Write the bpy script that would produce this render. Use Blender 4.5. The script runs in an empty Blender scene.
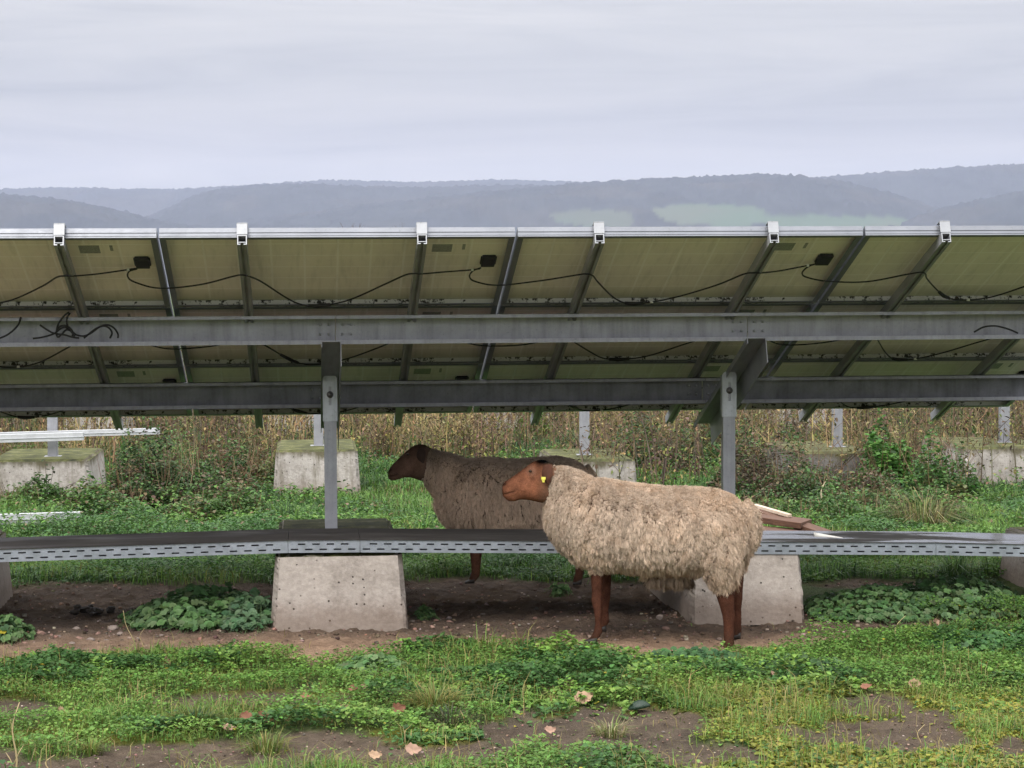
import bpy, bmesh, math, random
import numpy as np
from mathutils import Vector, Matrix, kdtree

random.seed(7)
rng = np.random.default_rng(11)
scene = bpy.context.scene
COL = scene.collection
R = math.radians
F = 2137.0            # focal length in pixels of the 1024 px wide frame
CX, CY = 310.0, 290.0 # where the level line of sight meets the frame
H = 1.67              # eye height of the photographer

# the camera looks 5.4 degrees right of the array's normal, a little down, and is rolled by a third of a degree
YAW, PITCH, ROLL = math.atan(202 / F), -math.atan(94 / F), math.radians(-.33)
FW = np.array([math.sin(YAW) * math.cos(PITCH), math.cos(YAW) * math.cos(PITCH), math.sin(PITCH)])
_r = np.array([math.cos(YAW), -math.sin(YAW), 0.]); _u = np.cross(_r, FW)
RT = _r * math.cos(ROLL) + _u * math.sin(ROLL); UP = np.cross(RT, FW)
def ray(px, py):
    """direction of a photo position, scaled to one metre of depth along +Y"""
    px = np.asarray(px, float)[..., None]; py = np.asarray(py, float)[..., None]
    d = RT * (px - 512) / F - UP * (py - 384) / F + FW
    return d / d[..., 1:2]
def proj(X, Y, Z=0.):
    X = np.asarray(X, float); Y = np.asarray(Y, float); Z = np.asarray(Z, float) - H
    z = np.maximum(X * FW[0] + Y * FW[1] + Z * FW[2], .5)
    return 512 + F * (X * RT[0] + Y * RT[1] + Z * RT[2]) / z, 384 - F * (X * UP[0] + Y * UP[1] + Z * UP[2]) / z
def gp(px, py, z=0.0):
    """point of the level z seen at a photo position"""
    d = ray(px, py); t = (z - H) / d[2]
    return float(d[0] * t), float(d[1] * t)
def at(px, py, Y):
    d = ray(px, py); return Vector((d[0] * Y, Y, H + d[2] * Y))
def xat(px, Y, py=480): return float(ray(px, py)[0] * Y)

# ------------------------------------------------------------------ noise
def _hash(ix, iy, seed):
    h = (ix.astype(np.int64) * 374761393 + iy.astype(np.int64) * 668265263 + seed * 1442695041) & 0x7fffffff
    h = ((h ^ (h >> 13)) * 1274126177) & 0x7fffffff
    return ((h ^ (h >> 16)) & 0xffff) / 65535.0
def vnoise(x, y, seed=0):
    x = np.asarray(x, float); y = np.asarray(y, float)
    ix = np.floor(x); iy = np.floor(y); fx = x - ix; fy = y - iy
    fx = fx * fx * (3 - 2 * fx); fy = fy * fy * (3 - 2 * fy)
    a = _hash(ix, iy, seed); b = _hash(ix + 1, iy, seed); c = _hash(ix, iy + 1, seed); d = _hash(ix + 1, iy + 1, seed)
    return (a * (1 - fx) + b * fx) * (1 - fy) + (c * (1 - fx) + d * fx) * fy
def fbm(x, y, seed=0, octs=4):
    s = 0; a = .5; f = 1.; t = 0
    for o in range(octs):
        s = s + a * vnoise(np.asarray(x) * f, np.asarray(y) * f, seed + o * 17); t += a; a *= .5; f *= 2.03
    return s / t
def sstep(a, b, x):
    t = np.clip((np.asarray(x, float) - a) / (b - a), 0, 1)
    return t * t * (3 - 2 * t)

# ------------------------------------------------------------------ materials
def new_mat(name):
    m = bpy.data.materials.new(name); m.use_nodes = True
    nt = m.node_tree; nt.nodes.clear()
    out = nt.nodes.new('ShaderNodeOutputMaterial')
    return m, nt, out
def N(nt, t, **kw):
    n = nt.nodes.new(t)
    for k, v in kw.items():
        if k.startswith('i_'):
            key = k[2:]
            n.inputs[int(key) if key.isdigit() else key.replace('_', ' ')].default_value = v
        else: setattr(n, k, v)
    return n
def rgba(c): return (c[0], c[1], c[2], 1)
def ramp(nt, fac, stops):
    r = nt.nodes.new('ShaderNodeValToRGB')
    e = r.color_ramp.elements
    while len(e) < len(stops): e.new(.5)
    for k, (p, c) in enumerate(stops):
        e[k].position = p; e[k].color = rgba(c) if not isinstance(c, (int, float)) else (c, c, c, 1)
    nt.links.new(fac, r.inputs[0]); return r.outputs[0]
def mixc(nt, fac, a, b, mode='MIX'):
    n = nt.nodes.new('ShaderNodeMix'); n.data_type = 'RGBA'; n.blend_type = mode
    for sock, v in ((n.inputs[0], fac), (n.inputs[6], a), (n.inputs[7], b)):
        if hasattr(v, 'is_output'): nt.links.new(v, sock)
        else: sock.default_value = v if isinstance(v, (int, float)) else rgba(v)
    return n.outputs[2]
def noise_fac(nt, scale, detail=4, rough=.6, coord='Object', stretch=None):
    tc = nt.nodes.new('ShaderNodeTexCoord'); src = tc.outputs[coord]
    if stretch:
        mp = nt.nodes.new('ShaderNodeMapping'); mp.inputs['Scale'].default_value = stretch
        nt.links.new(src, mp.inputs[0]); src = mp.outputs[0]
    n = N(nt, 'ShaderNodeTexNoise'); n.inputs['Scale'].default_value = scale
    n.inputs['Detail'].default_value = detail; n.inputs['Roughness'].default_value = rough
    nt.links.new(src, n.inputs['Vector']); return n.outputs['Fac']
def bump(nt, fac, dist, strength=1.0):
    b = N(nt, 'ShaderNodeBump'); b.inputs['Strength'].default_value = strength; b.inputs['Distance'].default_value = dist
    nt.links.new(fac, b.inputs['Height']); return b.outputs[0]
def simple(name, stops, scale=8, rough=.6, metal=0., bdist=0., bscale=40, stretch=None, spec=.4):
    m, nt, out = new_mat(name)
    p = N(nt, 'ShaderNodeBsdfPrincipled')
    p.inputs['Roughness'].default_value = rough; p.inputs['Metallic'].default_value = metal
    p.inputs['Specular IOR Level'].default_value = spec
    nt.links.new(ramp(nt, noise_fac(nt, scale, 6, .65, stretch=stretch), stops), p.inputs['Base Color'])
    if bdist: nt.links.new(bump(nt, noise_fac(nt, bscale, 5, .7), bdist), p.inputs['Normal'])
    nt.links.new(p.outputs[0], out.inputs[0]); return m
def attr_mat(name, rough=.6, transl=0., bdist=0., bscale=120, spec=.3, vary=0.):
    m, nt, out = new_mat(name)
    a = N(nt, 'ShaderNodeAttribute', attribute_name='Col')
    col = a.outputs['Color']
    if vary:
        v = ramp(nt, noise_fac(nt, 14, 5, .7), [(.3, 1 - vary), (.7, 1 + 0 * vary)])
        col = mixc(nt, 1.0, col, v, 'MULTIPLY')
    p = N(nt, 'ShaderNodeBsdfPrincipled'); p.inputs['Roughness'].default_value = rough
    p.inputs['Specular IOR Level'].default_value = spec
    nt.links.new(col, p.inputs['Base Color'])
    if bdist: nt.links.new(bump(nt, noise_fac(nt, bscale, 5, .7), bdist), p.inputs['Normal'])
    sh = p.outputs[0]
    if transl:
        t = N(nt, 'ShaderNodeBsdfTranslucent'); nt.links.new(col, t.inputs[0])
        mx = N(nt, 'ShaderNodeMixShader'); mx.inputs[0].default_value = transl
        nt.links.new(sh, mx.inputs[1]); nt.links.new(t.outputs[0], mx.inputs[2]); sh = mx.outputs[0]
    nt.links.new(sh, out.inputs[0]); return m

# ------------------------------------------------------------------ mesh helpers
def tag(o, label=None, cat=None, group=None, kind=None):
    if label: o['label'] = label
    if cat: o['category'] = cat
    if group: o['group'] = group
    if kind: o['kind'] = kind
    return o
def link(o, parent=None):
    COL.objects.link(o)
    if parent is not None: o.parent = parent
    return o
def empty(name, loc=(0, 0, 0), rot=(0, 0, 0)):
    o = bpy.data.objects.new(name, None); o.location = loc; o.rotation_euler = rot
    o.empty_display_size = .1
    return link(o)
def np_mesh(name, V, Q, mat, col=None, parent=None, smooth=False, loc=(0, 0, 0)):
    """V (n,3), Q (m,4) quads"""
    me = bpy.data.meshes.new(name)
    V = np.ascontiguousarray(V, np.float32); Q = np.ascontiguousarray(Q, np.int32)
    me.vertices.add(len(V)); me.vertices.foreach_set('co', V.ravel())
    k = Q.shape[1]
    me.loops.add(Q.size); me.loops.foreach_set('vertex_index', Q.ravel())
    me.polygons.add(len(Q))
    me.polygons.foreach_set('loop_start', np.arange(0, Q.size, k, dtype=np.int32))
    me.polygons.foreach_set('loop_total', np.full(len(Q), k, np.int32))
    if smooth: me.polygons.foreach_set('use_smooth', np.ones(len(Q), bool))
    me.update(calc_edges=True)
    if col is not None:
        at_ = me.attributes.new('Col', 'FLOAT_COLOR', 'POINT')
        c4 = np.ones((len(V), 4), np.float32); c4[:, :3] = col
        at_.data.foreach_set('color', c4.ravel())
    me.materials.append(mat)
    o = bpy.data.objects.new(name, me); o.location = loc
    return link(o, parent)
class MB:
    def __init__(s): s.v = []; s.f = []; s.m = []; s.sm = []
    def add(s, vs, fs, mi=0, smooth=False):
        b = len(s.v); s.v += [tuple(v) for v in vs]
        for f in fs: s.f.append([i + b for i in f]); s.m.append(mi); s.sm.append(smooth)
        return s
    def box(s, x0, x1, y0, y1, z0, z1, mi=0):
        vs = [(x, y, z) for z in (z0, z1) for y in (y0, y1) for x in (x0, x1)]
        return s.add(vs, [(0, 2, 3, 1), (4, 5, 7, 6), (0, 1, 5, 4), (2, 6, 7, 3), (0, 4, 6, 2), (1, 3, 7, 5)], mi)
    def hexa(s, bot, top, mi=0):
        return s.add(list(bot) + list(top), [(3, 2, 1, 0), (4, 5, 6, 7), (0, 1, 5, 4), (1, 2, 6, 5), (2, 3, 7, 6), (3, 0, 4, 7)], mi)
    def tube(s, pts, r, n=8, mi=0, cap=True):
        pts = [Vector(p) for p in pts]; k = len(pts)
        rs = r if isinstance(r, (list, tuple)) else [r] * k
        vs = []; up = Vector((0, 0, 1))
        for i, p in enumerate(pts):
            t = (pts[min(i + 1, k - 1)] - pts[max(i - 1, 0)]).normalized()
            a = t.cross(up if abs(t.z) < .95 else Vector((1, 0, 0))).normalized(); b = a.cross(t)
            for j in range(n):
                an = 2 * math.pi * j / n
                vs.append(p + (a * math.cos(an) + b * math.sin(an)) * rs[i])
        fs = [(i * n + j, i * n + (j + 1) % n, (i + 1) * n + (j + 1) % n, (i + 1) * n + j) for i in range(k - 1) for j in range(n)]
        if cap: fs += [tuple(range(n))[::-1], tuple((k - 1) * n + j for j in range(n))]
        return s.add(vs, fs, mi, True)
    def loft(s, rings, mi=0, smooth=True):
        n = len(rings[0]); vs = [v for r in rings for v in r]; k = len(rings)
        fs = [(i * n + j, i * n + (j + 1) % n, (i + 1) * n + (j + 1) % n, (i + 1) * n + j) for i in range(k - 1) for j in range(n)]
        fs += [tuple(range(n))[::-1], tuple((k - 1) * n + j for j in range(n))]
        return s.add(vs, fs, mi, smooth)
    def build(s, name, mats, parent=None, loc=(0, 0, 0), rot=(0, 0, 0), bevel=0.):
        me = bpy.data.meshes.new(name)
        me.from_pydata(s.v, [], s.f)
        for m in (mats if isinstance(mats, (list, tuple)) else [mats]): me.materials.append(m)
        me.polygons.foreach_set('material_index', s.m); me.polygons.foreach_set('use_smooth', s.sm)
        bm = bmesh.new(); bm.from_mesh(me)
        bmesh.ops.recalc_face_normals(bm, faces=bm.faces)
        if bevel:
            bmesh.ops.bevel(bm, geom=[e for e in bm.edges if e.calc_face_angle(0) > .5], offset=bevel, segments=2, affect='EDGES', profile=.5)
        bm.to_mesh(me); bm.free(); me.update()
        o = bpy.data.objects.new(name, me); o.location = loc; o.rotation_euler = rot
        return link(o, parent)
def copy_tree(o, parent=None):
    c = o.copy(); COL.objects.link(c); c.parent = parent
    for ch in list(o.children): copy_tree(ch, c)
    return c
# ================================================================== camera, light, air
cam = bpy.data.cameras.new('camera'); camo = link(bpy.data.objects.new('camera', cam))
camo.matrix_world = Matrix(((RT[0], UP[0], -FW[0], 0), (RT[1], UP[1], -FW[1], 0), (RT[2], UP[2], -FW[2], H), (0, 0, 0, 1)))
cam.sensor_width = 36; cam.lens = F / 1024 * 36
cam.clip_end = 60000; cam.clip_start = .1
scene.camera = camo
scene.view_settings.view_transform = 'Standard'; scene.view_settings.look = 'None'
scene.view_settings.exposure = .45; scene.view_settings.gamma = 1
scene.cycles.use_denoising = True
scene.cycles.max_bounces = 8; scene.cycles.diffuse_bounces = 4; scene.cycles.transparent_max_bounces = 8
scene.cycles.volume_bounces = 1

SUN_EL, SUN_AZ = R(48), R(205)   # azimuth clockwise from +Y: behind the photographer, to the left
w = bpy.data.worlds.new('World'); scene.world = w; w.use_nodes = True
nt = w.node_tree; nt.nodes.clear()
wo = nt.nodes.new('ShaderNodeOutputWorld')
sky = N(nt, 'ShaderNodeTexSky', sky_type='NISHITA', sun_disc=False)
sky.sun_elevation = SUN_EL; sky.sun_rotation = SUN_AZ; sky.altitude = 200; sky.dust_density = 3
b1 = N(nt, 'ShaderNodeBackground'); b1.inputs[1].default_value = .10
nt.links.new(sky.outputs[0], b1.inputs[0])
# overcast layer: brighter overhead, long flat streaks of cloud towards the horizon
tc = nt.nodes.new('ShaderNodeTexCoord')
sep = nt.nodes.new('ShaderNodeSeparateXYZ'); nt.links.new(tc.outputs['Generated'], sep.inputs[0])
grad = ramp(nt, sep.outputs['Z'], [(0.0, (.455, .43, .41)), (.035, (.48, .455, .44)), (.07, (.375, .363, .37)), (.095, (.41, .40, .405)), (.13, (.48, .47, .475)), (.32, (1.5, 1.51, 1.56)), (1.0, (2.7, 2.68, 2.68))])
mp = nt.nodes.new('ShaderNodeMapping'); mp.inputs['Scale'].default_value = (3.0, 3.0, 34.0)
nt.links.new(tc.outputs['Generated'], mp.inputs[0])
cn = N(nt, 'ShaderNodeTexNoise'); cn.inputs['Scale'].default_value = 1.6; cn.inputs['Detail'].default_value = 7; cn.inputs['Roughness'].default_value = .55
cn.inputs['Distortion'].default_value = .6
nt.links.new(mp.outputs[0], cn.inputs['Vector'])
streak = ramp(nt, cn.outputs['Fac'], [(.30, (.80, .81, .84)), (.5, (1.0, 1.0, 1.0)), (.70, (1.16, 1.14, 1.11))])
cl = mixc(nt, 1.0, grad, streak, 'MULTIPLY')
b2 = N(nt, 'ShaderNodeBackground'); b2.inputs[1].default_value = 1.0
nt.links.new(cl, b2.inputs[0])
ms = N(nt, 'ShaderNodeMixShader'); ms.inputs[0].default_value = .93
nt.links.new(b1.outputs[0], ms.inputs[1]); nt.links.new(b2.outputs[0], ms.inputs[2]); nt.links.new(ms.outputs[0], wo.inputs[0])

sl = bpy.data.lights.new('sun', 'SUN'); sl.energy = 1.5; sl.angle = R(25); sl.color = (1, .95, .88)
so = link(bpy.data.objects.new('sun', sl)); so.location = (0, -5, 20)
sd = Vector((math.sin(SUN_AZ) * math.cos(SUN_EL), math.cos(SUN_AZ) * math.cos(SUN_EL), math.sin(SUN_EL)))
so.rotation_euler = sd.to_track_quat('Z', 'Y').to_euler()

HAZE = 0.9e-4
m, nt, out = new_mat('haze_air')
pv = N(nt, 'ShaderNodeVolumePrincipled'); pv.inputs['Density'].default_value = HAZE
pv.inputs['Color'].default_value = (.63, .685, .90, 1); pv.inputs['Anisotropy'].default_value = 0.0
nt.links.new(pv.outputs[0], out.inputs['Volume'])
hb = MB().box(-9000, 9000, -1500, 9000, -12, 520).build('haze', m); tag(hb, kind='stuff')
hb.display_type = 'WIRE'

# ================================================================== where green grows (photo positions stand for ground positions)
def ell(px, py, cx, cy, rx, ry): return np.sqrt(((px - cx) / rx) ** 2 + ((py - cy) / ry) ** 2)
BARE = [(100, 757, 190, 19), (300, 739, 95, 11), (250, 694, 130, 10), (600, 722, 145, 13), (865, 731, 125, 14), (866, 698, 34, 7),
        (1012, 738, 22, 12), (700, 748, 60, 6), (20, 700, 30, 5), (470, 752, 30, 5), (390, 757, 60, 6)]
PATH_HI = ([-700, 0, 120, 400, 640, 800, 830, 900, 1024, 1700], [578, 581, 582, 577, 580, 600, 617, 616, 622, 624])
PATH_LO = ([-700, 0, 150, 330, 390, 440, 520, 620, 740, 830, 910, 980, 1700], [664, 660, 655, 656, 647, 637, 642, 654, 655, 640, 628, 623, 625])
def cover(X, Y):
    """0 = bare soil, 1 = fully green"""
    X = np.asarray(X, float); Y = np.asarray(Y, float)
    px, py = proj(X, Y)
    wob = (fbm(X * 3.1, Y * 2.2, 3) - .5); wob2 = (fbm(X * 9, Y * 6, 5) - .5)
    g = np.ones_like(X)
    for cx, cy, rx, ry in BARE:
        d = ell(px, py, cx, cy + 4, rx * 1.06, ry + 6) + wob * 1.9 + wob2 * 1.5
        g = np.minimum(g, sstep(.70, 1.20, d) * .93 + .07)
    hi = np.interp(px, *PATH_HI) + wob * 14; lo = np.interp(px, *PATH_LO) + wob * 22 + wob2 * 9
    bare = sstep(-4, 3, py - hi) * (1 - sstep(-2, 5, py - lo))
    g = np.minimum(g, 1 - bare * .995)
    d = ell(px, py, 880, 583, 90, 6) + wob * 1.4 + wob2 * .6
    g = np.minimum(g, sstep(.7, 1.2, d) * .95 + .05)
    d = ell(px, py, 170, 487, 60, 9) + wob
    g = np.minimum(g, sstep(.5, 1.2, d) * .6 + .4)
    return np.clip(g, 0, 1)
def ground_z(X, Y):
    X = np.asarray(X, float); Y = np.asarray(Y, float)
    near = 1 - sstep(40, 80, Y)
    c = cover(X, Y)
    z = (fbm(X * 1.3, Y * 1.3, 21) - .5) * .05 + (fbm(X * 7, Y * 7, 22) - .5) * .022 * (1.2 - c)
    z = z + (fbm(X * 24, Y * 24, 23, 3) - .5) * .046 * (1 - c * .75)
    return z * near + .012 * c * near - .018

# ------------------------------------------------------------------ ground sheet
def axis(fine0, fine1, step, lo, hi, growth=1.22):
    a = list(np.arange(fine0, fine1, step)); s = step; x = a[-1]
    up = []
    while x < hi: s *= growth; x += s; up.append(x)
    s = step; x = fine0; dn = []
    while x > lo: s *= growth; x -= s; dn.append(x)
    return np.array(dn[::-1] + a + up)
gx = axis(-2.2, 4.6, .026, -12000, 12000); gy = axis(7.0, 13.6, .026, -3000, 12500)
XX, YY = np.meshgrid(gx, gy)
ZZ = ground_z(XX, YY)
nx, ny = len(gx), len(gy)
idx = np.arange(nx * ny).reshape(ny, nx)
Q = np.stack([idx[:-1, :-1], idx[:-1, 1:], idx[1:, 1:], idx[1:, :-1]], -1).reshape(-1, 4)
cv = cover(XX, YY).ravel()
fx, fy = XX.ravel(), YY.ravel()
ppx, ppy = proj(fx, fy)
n1 = fbm(fx * 2.2, fy * 2.2, 31); n2 = fbm(fx * 12, fy * 12, 32)
soil = np.stack([.185 + .14 * (n2 - .5) + .08 * (n1 - .5), .132 + .11 * (n2 - .5) + .05 * (n1 - .5), .098 + .08 * (n2 - .5) + .03 * (n1 - .5)], 1)
# trodden path: paler and redder; wet mud under the modules: darker
pathc = sstep(626, 642, ppy) * (1 - sstep(655, 668, ppy)) * (1 - cv)
soil = soil * (1 + 1.25 * pathc[:, None] * np.array([1.0, .88, .74]))
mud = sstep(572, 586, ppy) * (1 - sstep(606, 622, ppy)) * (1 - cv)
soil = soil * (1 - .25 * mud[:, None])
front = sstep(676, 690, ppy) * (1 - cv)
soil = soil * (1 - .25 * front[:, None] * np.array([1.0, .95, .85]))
green = np.stack([.055 + .05 * n2, .085 + .06 * n2, .026 + .015 * n2], 1)
moss = sstep(.45, .62, fbm(fx * 2.7, fy * 3.4, 35) + .16 * sstep(640, 760, ppx) * sstep(678, 692, ppy) * (1 - sstep(726, 740, ppy)))
moss = moss * sstep(660, 684, ppy) * sstep(.2, .5, cv)
green = green * (1 - moss[:, None]) + moss[:, None] * np.stack([.15 + .07 * n2, .15 + .07 * n2, .025 + 0 * n2], 1)
gcol = soil * (1 - cv[:, None]) + green * cv[:, None]
m_ground = attr_mat('soil_and_turf', rough=.9, bdist=.03, bscale=60, spec=.15, vary=.45)
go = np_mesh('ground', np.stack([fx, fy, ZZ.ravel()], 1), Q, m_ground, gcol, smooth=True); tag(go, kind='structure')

# ------------------------------------------------------------------ far hills
m_hill = attr_mat('winter_forest', rough=1., spec=0.)
def hill(D, pts, depth, seed, base, x0=-500, x1=1550, fields=(), tree=9.):
    pxs = np.arange(x0, x1, 1.6)
    pyr = np.interp(pxs, [p[0] for p in pts], [p[1] for p in pts])
    pyr = np.convolve(np.pad(pyr, 9, 'edge'), np.ones(19) / 19, 'valid')
    rr_ = ray(pxs, pyr); Xr = rr_[:, 0] * D; Zr = H + rr_[:, 2] * D
    rows = 64; t = np.linspace(0, 1.25, rows)
    Yv = D - depth + t * depth
    prof = np.where(t < 1, np.sin(np.clip(t, 0, 1) * math.pi / 2) ** 1.25, 1 - (t - 1) * .5)
    X2 = np.repeat(Xr[None], rows, 0) * (Yv[:, None] / D) ; Y2 = np.repeat(Yv[:, None], len(Xr), 1)
    Z2 = Zr[None] * prof[:, None]
    und = (fbm(X2 / 420, Y2 / 420, seed) - .5) * 46 * np.clip(1 - np.abs(t - .55) * 1.9, 0, 1)[:, None]
    Z2 = Z2 + und
    ppx, ppy = proj(X2, Y2, Z2)
    inf = np.zeros_like(X2)
    for (cx_, cy_, rx_, ry_), sc in fields:
        dx_ = (ppx - cx_ + (fbm(X2 / 60, Y2 / 90, seed + 3) - .5) * 26) / rx_; dy_ = (ppy - cy_ - dx_ * 2.2 + (fbm(X2 / 130, Y2 / 130, seed + 4) - .5) * 6) / ry_
        inf = np.maximum(inf, np.clip(1.06 - (np.abs(dx_) ** 3 + np.abs(dy_) ** 3) ** (1 / 3), 0, .03) / .03 * sc)
    trees = (fbm(X2 / 13, Y2 / 16, seed + 5, 3) - .35) * tree + (vnoise(X2 / 9, Y2 / 9, seed + 8) ** 3) * tree * .8
    Z2 = Z2 + trees * np.clip(prof, .1, 1)[:, None] * (1 - inf * .97)
    c = np.array(base)[None, None] * (.30 + .8 * fbm(X2 / 30, Y2 / 40, seed + 9) + .6 * fbm(X2 / 110, Y2 / 170, seed + 10))[..., None]
    warm = sstep(.52, .66, fbm(X2 / 160, Y2 / 220, seed + 12))[..., None]
    c = c * (1 + warm * np.array([.22, .10, .0]))
    fld = np.array([.060, .088, .054]) * (.9 + .25 * fbm(X2 / 200, Y2 / 60, seed + 2))[..., None]
    pale = sstep(.45, .6, fbm(X2 / 300 + 7, Y2 / 300, seed + 21))[..., None]
    fld = fld * (1 - .6 * pale) + .6 * pale * np.array([.085, .085, .062])
    c = c * (1 - inf[..., None]) + fld * inf[..., None]
    n_, k_ = X2.shape; ii = np.arange(n_ * k_).reshape(n_, k_)
    Qh = np.stack([ii[:-1, :-1], ii[:-1, 1:], ii[1:, 1:], ii[1:, :-1]], -1).reshape(-1, 4)
    o = np_mesh('hill', np.stack([X2.ravel(), Y2.ravel(), Z2.ravel() - 3], 1), Qh, m_hill, c.reshape(-1, 3), smooth=False)
    return tag(o, kind='structure')
FOREST = (.030, .033, .036)
hill(7200, [(-500, 196), (0, 190), (60, 188), (175, 191), (240, 187), (330, 182), (420, 183), (500, 180), (580, 182), (700, 190), (1500, 190)], 1500, 101, FOREST)
hill(5600, [(-500, 230), (130, 226), (185, 200), (205, 192), (250, 187), (300, 185), (340, 188), (420, 190), (520, 187), (600, 190), (700, 200), (900, 220), (1500, 230)], 1300, 137, FOREST)
hill(5900, [(-500, 240), (560, 215), (700, 190), (800, 180), (860, 176), (930, 171), (1024, 166), (1200, 160), (1550, 170)], 1400, 171, FOREST)
hill(5000, [(-500, 228), (200, 226), (380, 205), (470, 197), (540, 190), (580, 184), (640, 180), (700, 177), (760, 174), (800, 177), (850, 184), (900, 197), (950, 214), (1000, 228), (1500, 234)], 1300, 211, FOREST,
     fields=[((594, 217, 36, 8), .8), ((712, 214, 52, 10), 1), ((835, 222, 72, 8), 1)])
hill(4700, [(-500, 184), (-100, 190), (0, 195), (60, 200), (110, 209), (150, 220), (220, 232), (1500, 236)], 900, 251, FOREST)
hill(4500, [(-500, 236), (800, 236), (900, 222), (960, 205), (1024, 192), (1150, 176), (1500, 180)], 900, 291, FOREST)
# ================================================================== materials of the solar array
def steel_mat(name, lo, hi, rough=.5, metal=.55, streak=True):
    m, nt, out = new_mat(name)
    p = N(nt, 'ShaderNodeBsdfPrincipled'); p.inputs['Roughness'].default_value = rough; p.inputs['Metallic'].default_value = metal
    base = ramp(nt, noise_fac(nt, 9, 6, .7), [(.3, lo), (.7, hi)])
    spots = ramp(nt, noise_fac(nt, 70, 3, .7), [(.60, 1.), (.70, .62)])
    base = mixc(nt, .55, base, mixc(nt, 1., base, spots, 'MULTIPLY'))
    if streak:
        st = ramp(nt, noise_fac(nt, 5, 4, .6, stretch=(5, 1, .4)), [(.45, 1.), (.75, .7)])
        base = mixc(nt, 1., base, st, 'MULTIPLY')
    nt.links.new(base, p.inputs['Base Color'])
    nt.links.new(ramp(nt, noise_fac(nt, 18, 5, .7), [(.3, rough - .12), (.7, rough + .15)]), p.inputs['Roughness'])
    nt.links.new(bump(nt, noise_fac(nt, 60, 4, .6), .0015, .5), p.inputs['Normal'])
    nt.links.new(p.outputs[0], out.inputs[0]); return m
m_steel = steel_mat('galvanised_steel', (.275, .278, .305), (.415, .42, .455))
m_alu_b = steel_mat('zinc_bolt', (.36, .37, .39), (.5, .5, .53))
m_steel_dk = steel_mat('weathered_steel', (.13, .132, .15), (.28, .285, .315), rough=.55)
m_rail = steel_mat('rail_aluminium', (.25, .25, .265), (.38, .38, .40), rough=.5, metal=.4, streak=False)  # plain grey for the rail walls, close to the tone of the cut ends
m_alu = steel_mat('aluminium', (.26, .265, .28), (.35, .36, .38), rough=.42, metal=.5, streak=False)
m_frame = steel_mat('module_frame', (.19, .20, .225), (.26, .27, .30), rough=.42, metal=.55, streak=False)
m_black = simple('black_plastic', [(.3, (.010, .010, .011)), (.7, (.02, .02, .022))], rough=.45)
m_cell = simple('module_glass', [(.3, (.01, .012, .02)), (.7, (.015, .018, .03))], rough=.12)
m_rust = simple('bolt_steel', [(.3, (.10, .095, .09)), (.7, (.28, .27, .26))], scale=60, rough=.5, metal=.6)

m, nt, out = new_mat('module_backsheet')       # yellowed white foil, faint grid of cells showing through, dirt collecting at the low edge
p = N(nt, 'ShaderNodeBsdfPrincipled'); p.inputs['Roughness'].default_value = .55
tcd = nt.nodes.new('ShaderNodeTexCoord'); sp = nt.nodes.new('ShaderNodeSeparateXYZ'); nt.links.new(tcd.outputs['Object'], sp.inputs[0])
def math_n(op, a, b=None):
    n = nt.nodes.new('ShaderNodeMath'); n.operation = op
    for k, v in enumerate((a, b)):
        if v is None: continue
        if hasattr(v, 'is_output'): nt.links.new(v, n.inputs[k])
        else: n.inputs[k].default_value = v
    return n.outputs[0]
def lines(src, pitch, width):
    f = math_n('FRACT', math_n('DIVIDE', src, pitch)); d = math_n('ABSOLUTE', math_n('SUBTRACT', f, .5))
    return math_n('GREATER_THAN', d, .5 - width / pitch / 2)
grid = math_n('MAXIMUM', lines(math_n('SUBTRACT', sp.outputs['X'], .03), .1583, .010), lines(math_n('SUBTRACT', sp.outputs['Y'], .02), .158, .012))
base = ramp(nt, noise_fac(nt, 3.5, 6, .7), [(.3, (.82, .725, .69)), (.7, (.93, .83, .79))])
base = mixc(nt, math_n('MULTIPLY', grid, .75), base, (.98, .90, .90))
strk = ramp(nt, noise_fac(nt, 4, 5, .65, stretch=(7, .7, 1)), [(.5, 1.), (.8, .72)])
base = mixc(nt, .8, base, mixc(nt, 1., base, strk, 'MULTIPLY'))
dirt = math_n('MULTIPLY', math_n('SMOOTH_MIN', 1., math_n('MAXIMUM', 0., math_n('DIVIDE', math_n('SUBTRACT', sp.outputs['Y'], .80), .17))), .55)
base = mixc(nt, dirt, base, (.20, .21, .12))
nt.links.new(base, p.inputs['Base Color']); nt.links.new(p.outputs[0], out.inputs[0]); m_back = m

m, nt, out = new_mat('dirty_frame')            # inner side of the frame: pale aluminium with black dirt spots
p = N(nt, 'ShaderNodeBsdfPrincipled'); p.inputs['Roughness'].default_value = .5; p.inputs['Metallic'].default_value = .3
nt.links.new(mixc(nt, ramp(nt, noise_fac(nt, 34, 3, .7, stretch=(1, 1, 1)), [(.52, 0.), (.60, 1.)]), (.62, .62, .60), (.03, .028, .022)), p.inputs['Base Color'])
nt.links.new(p.outputs[0], out.inputs[0]); m_dirty = m

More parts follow.
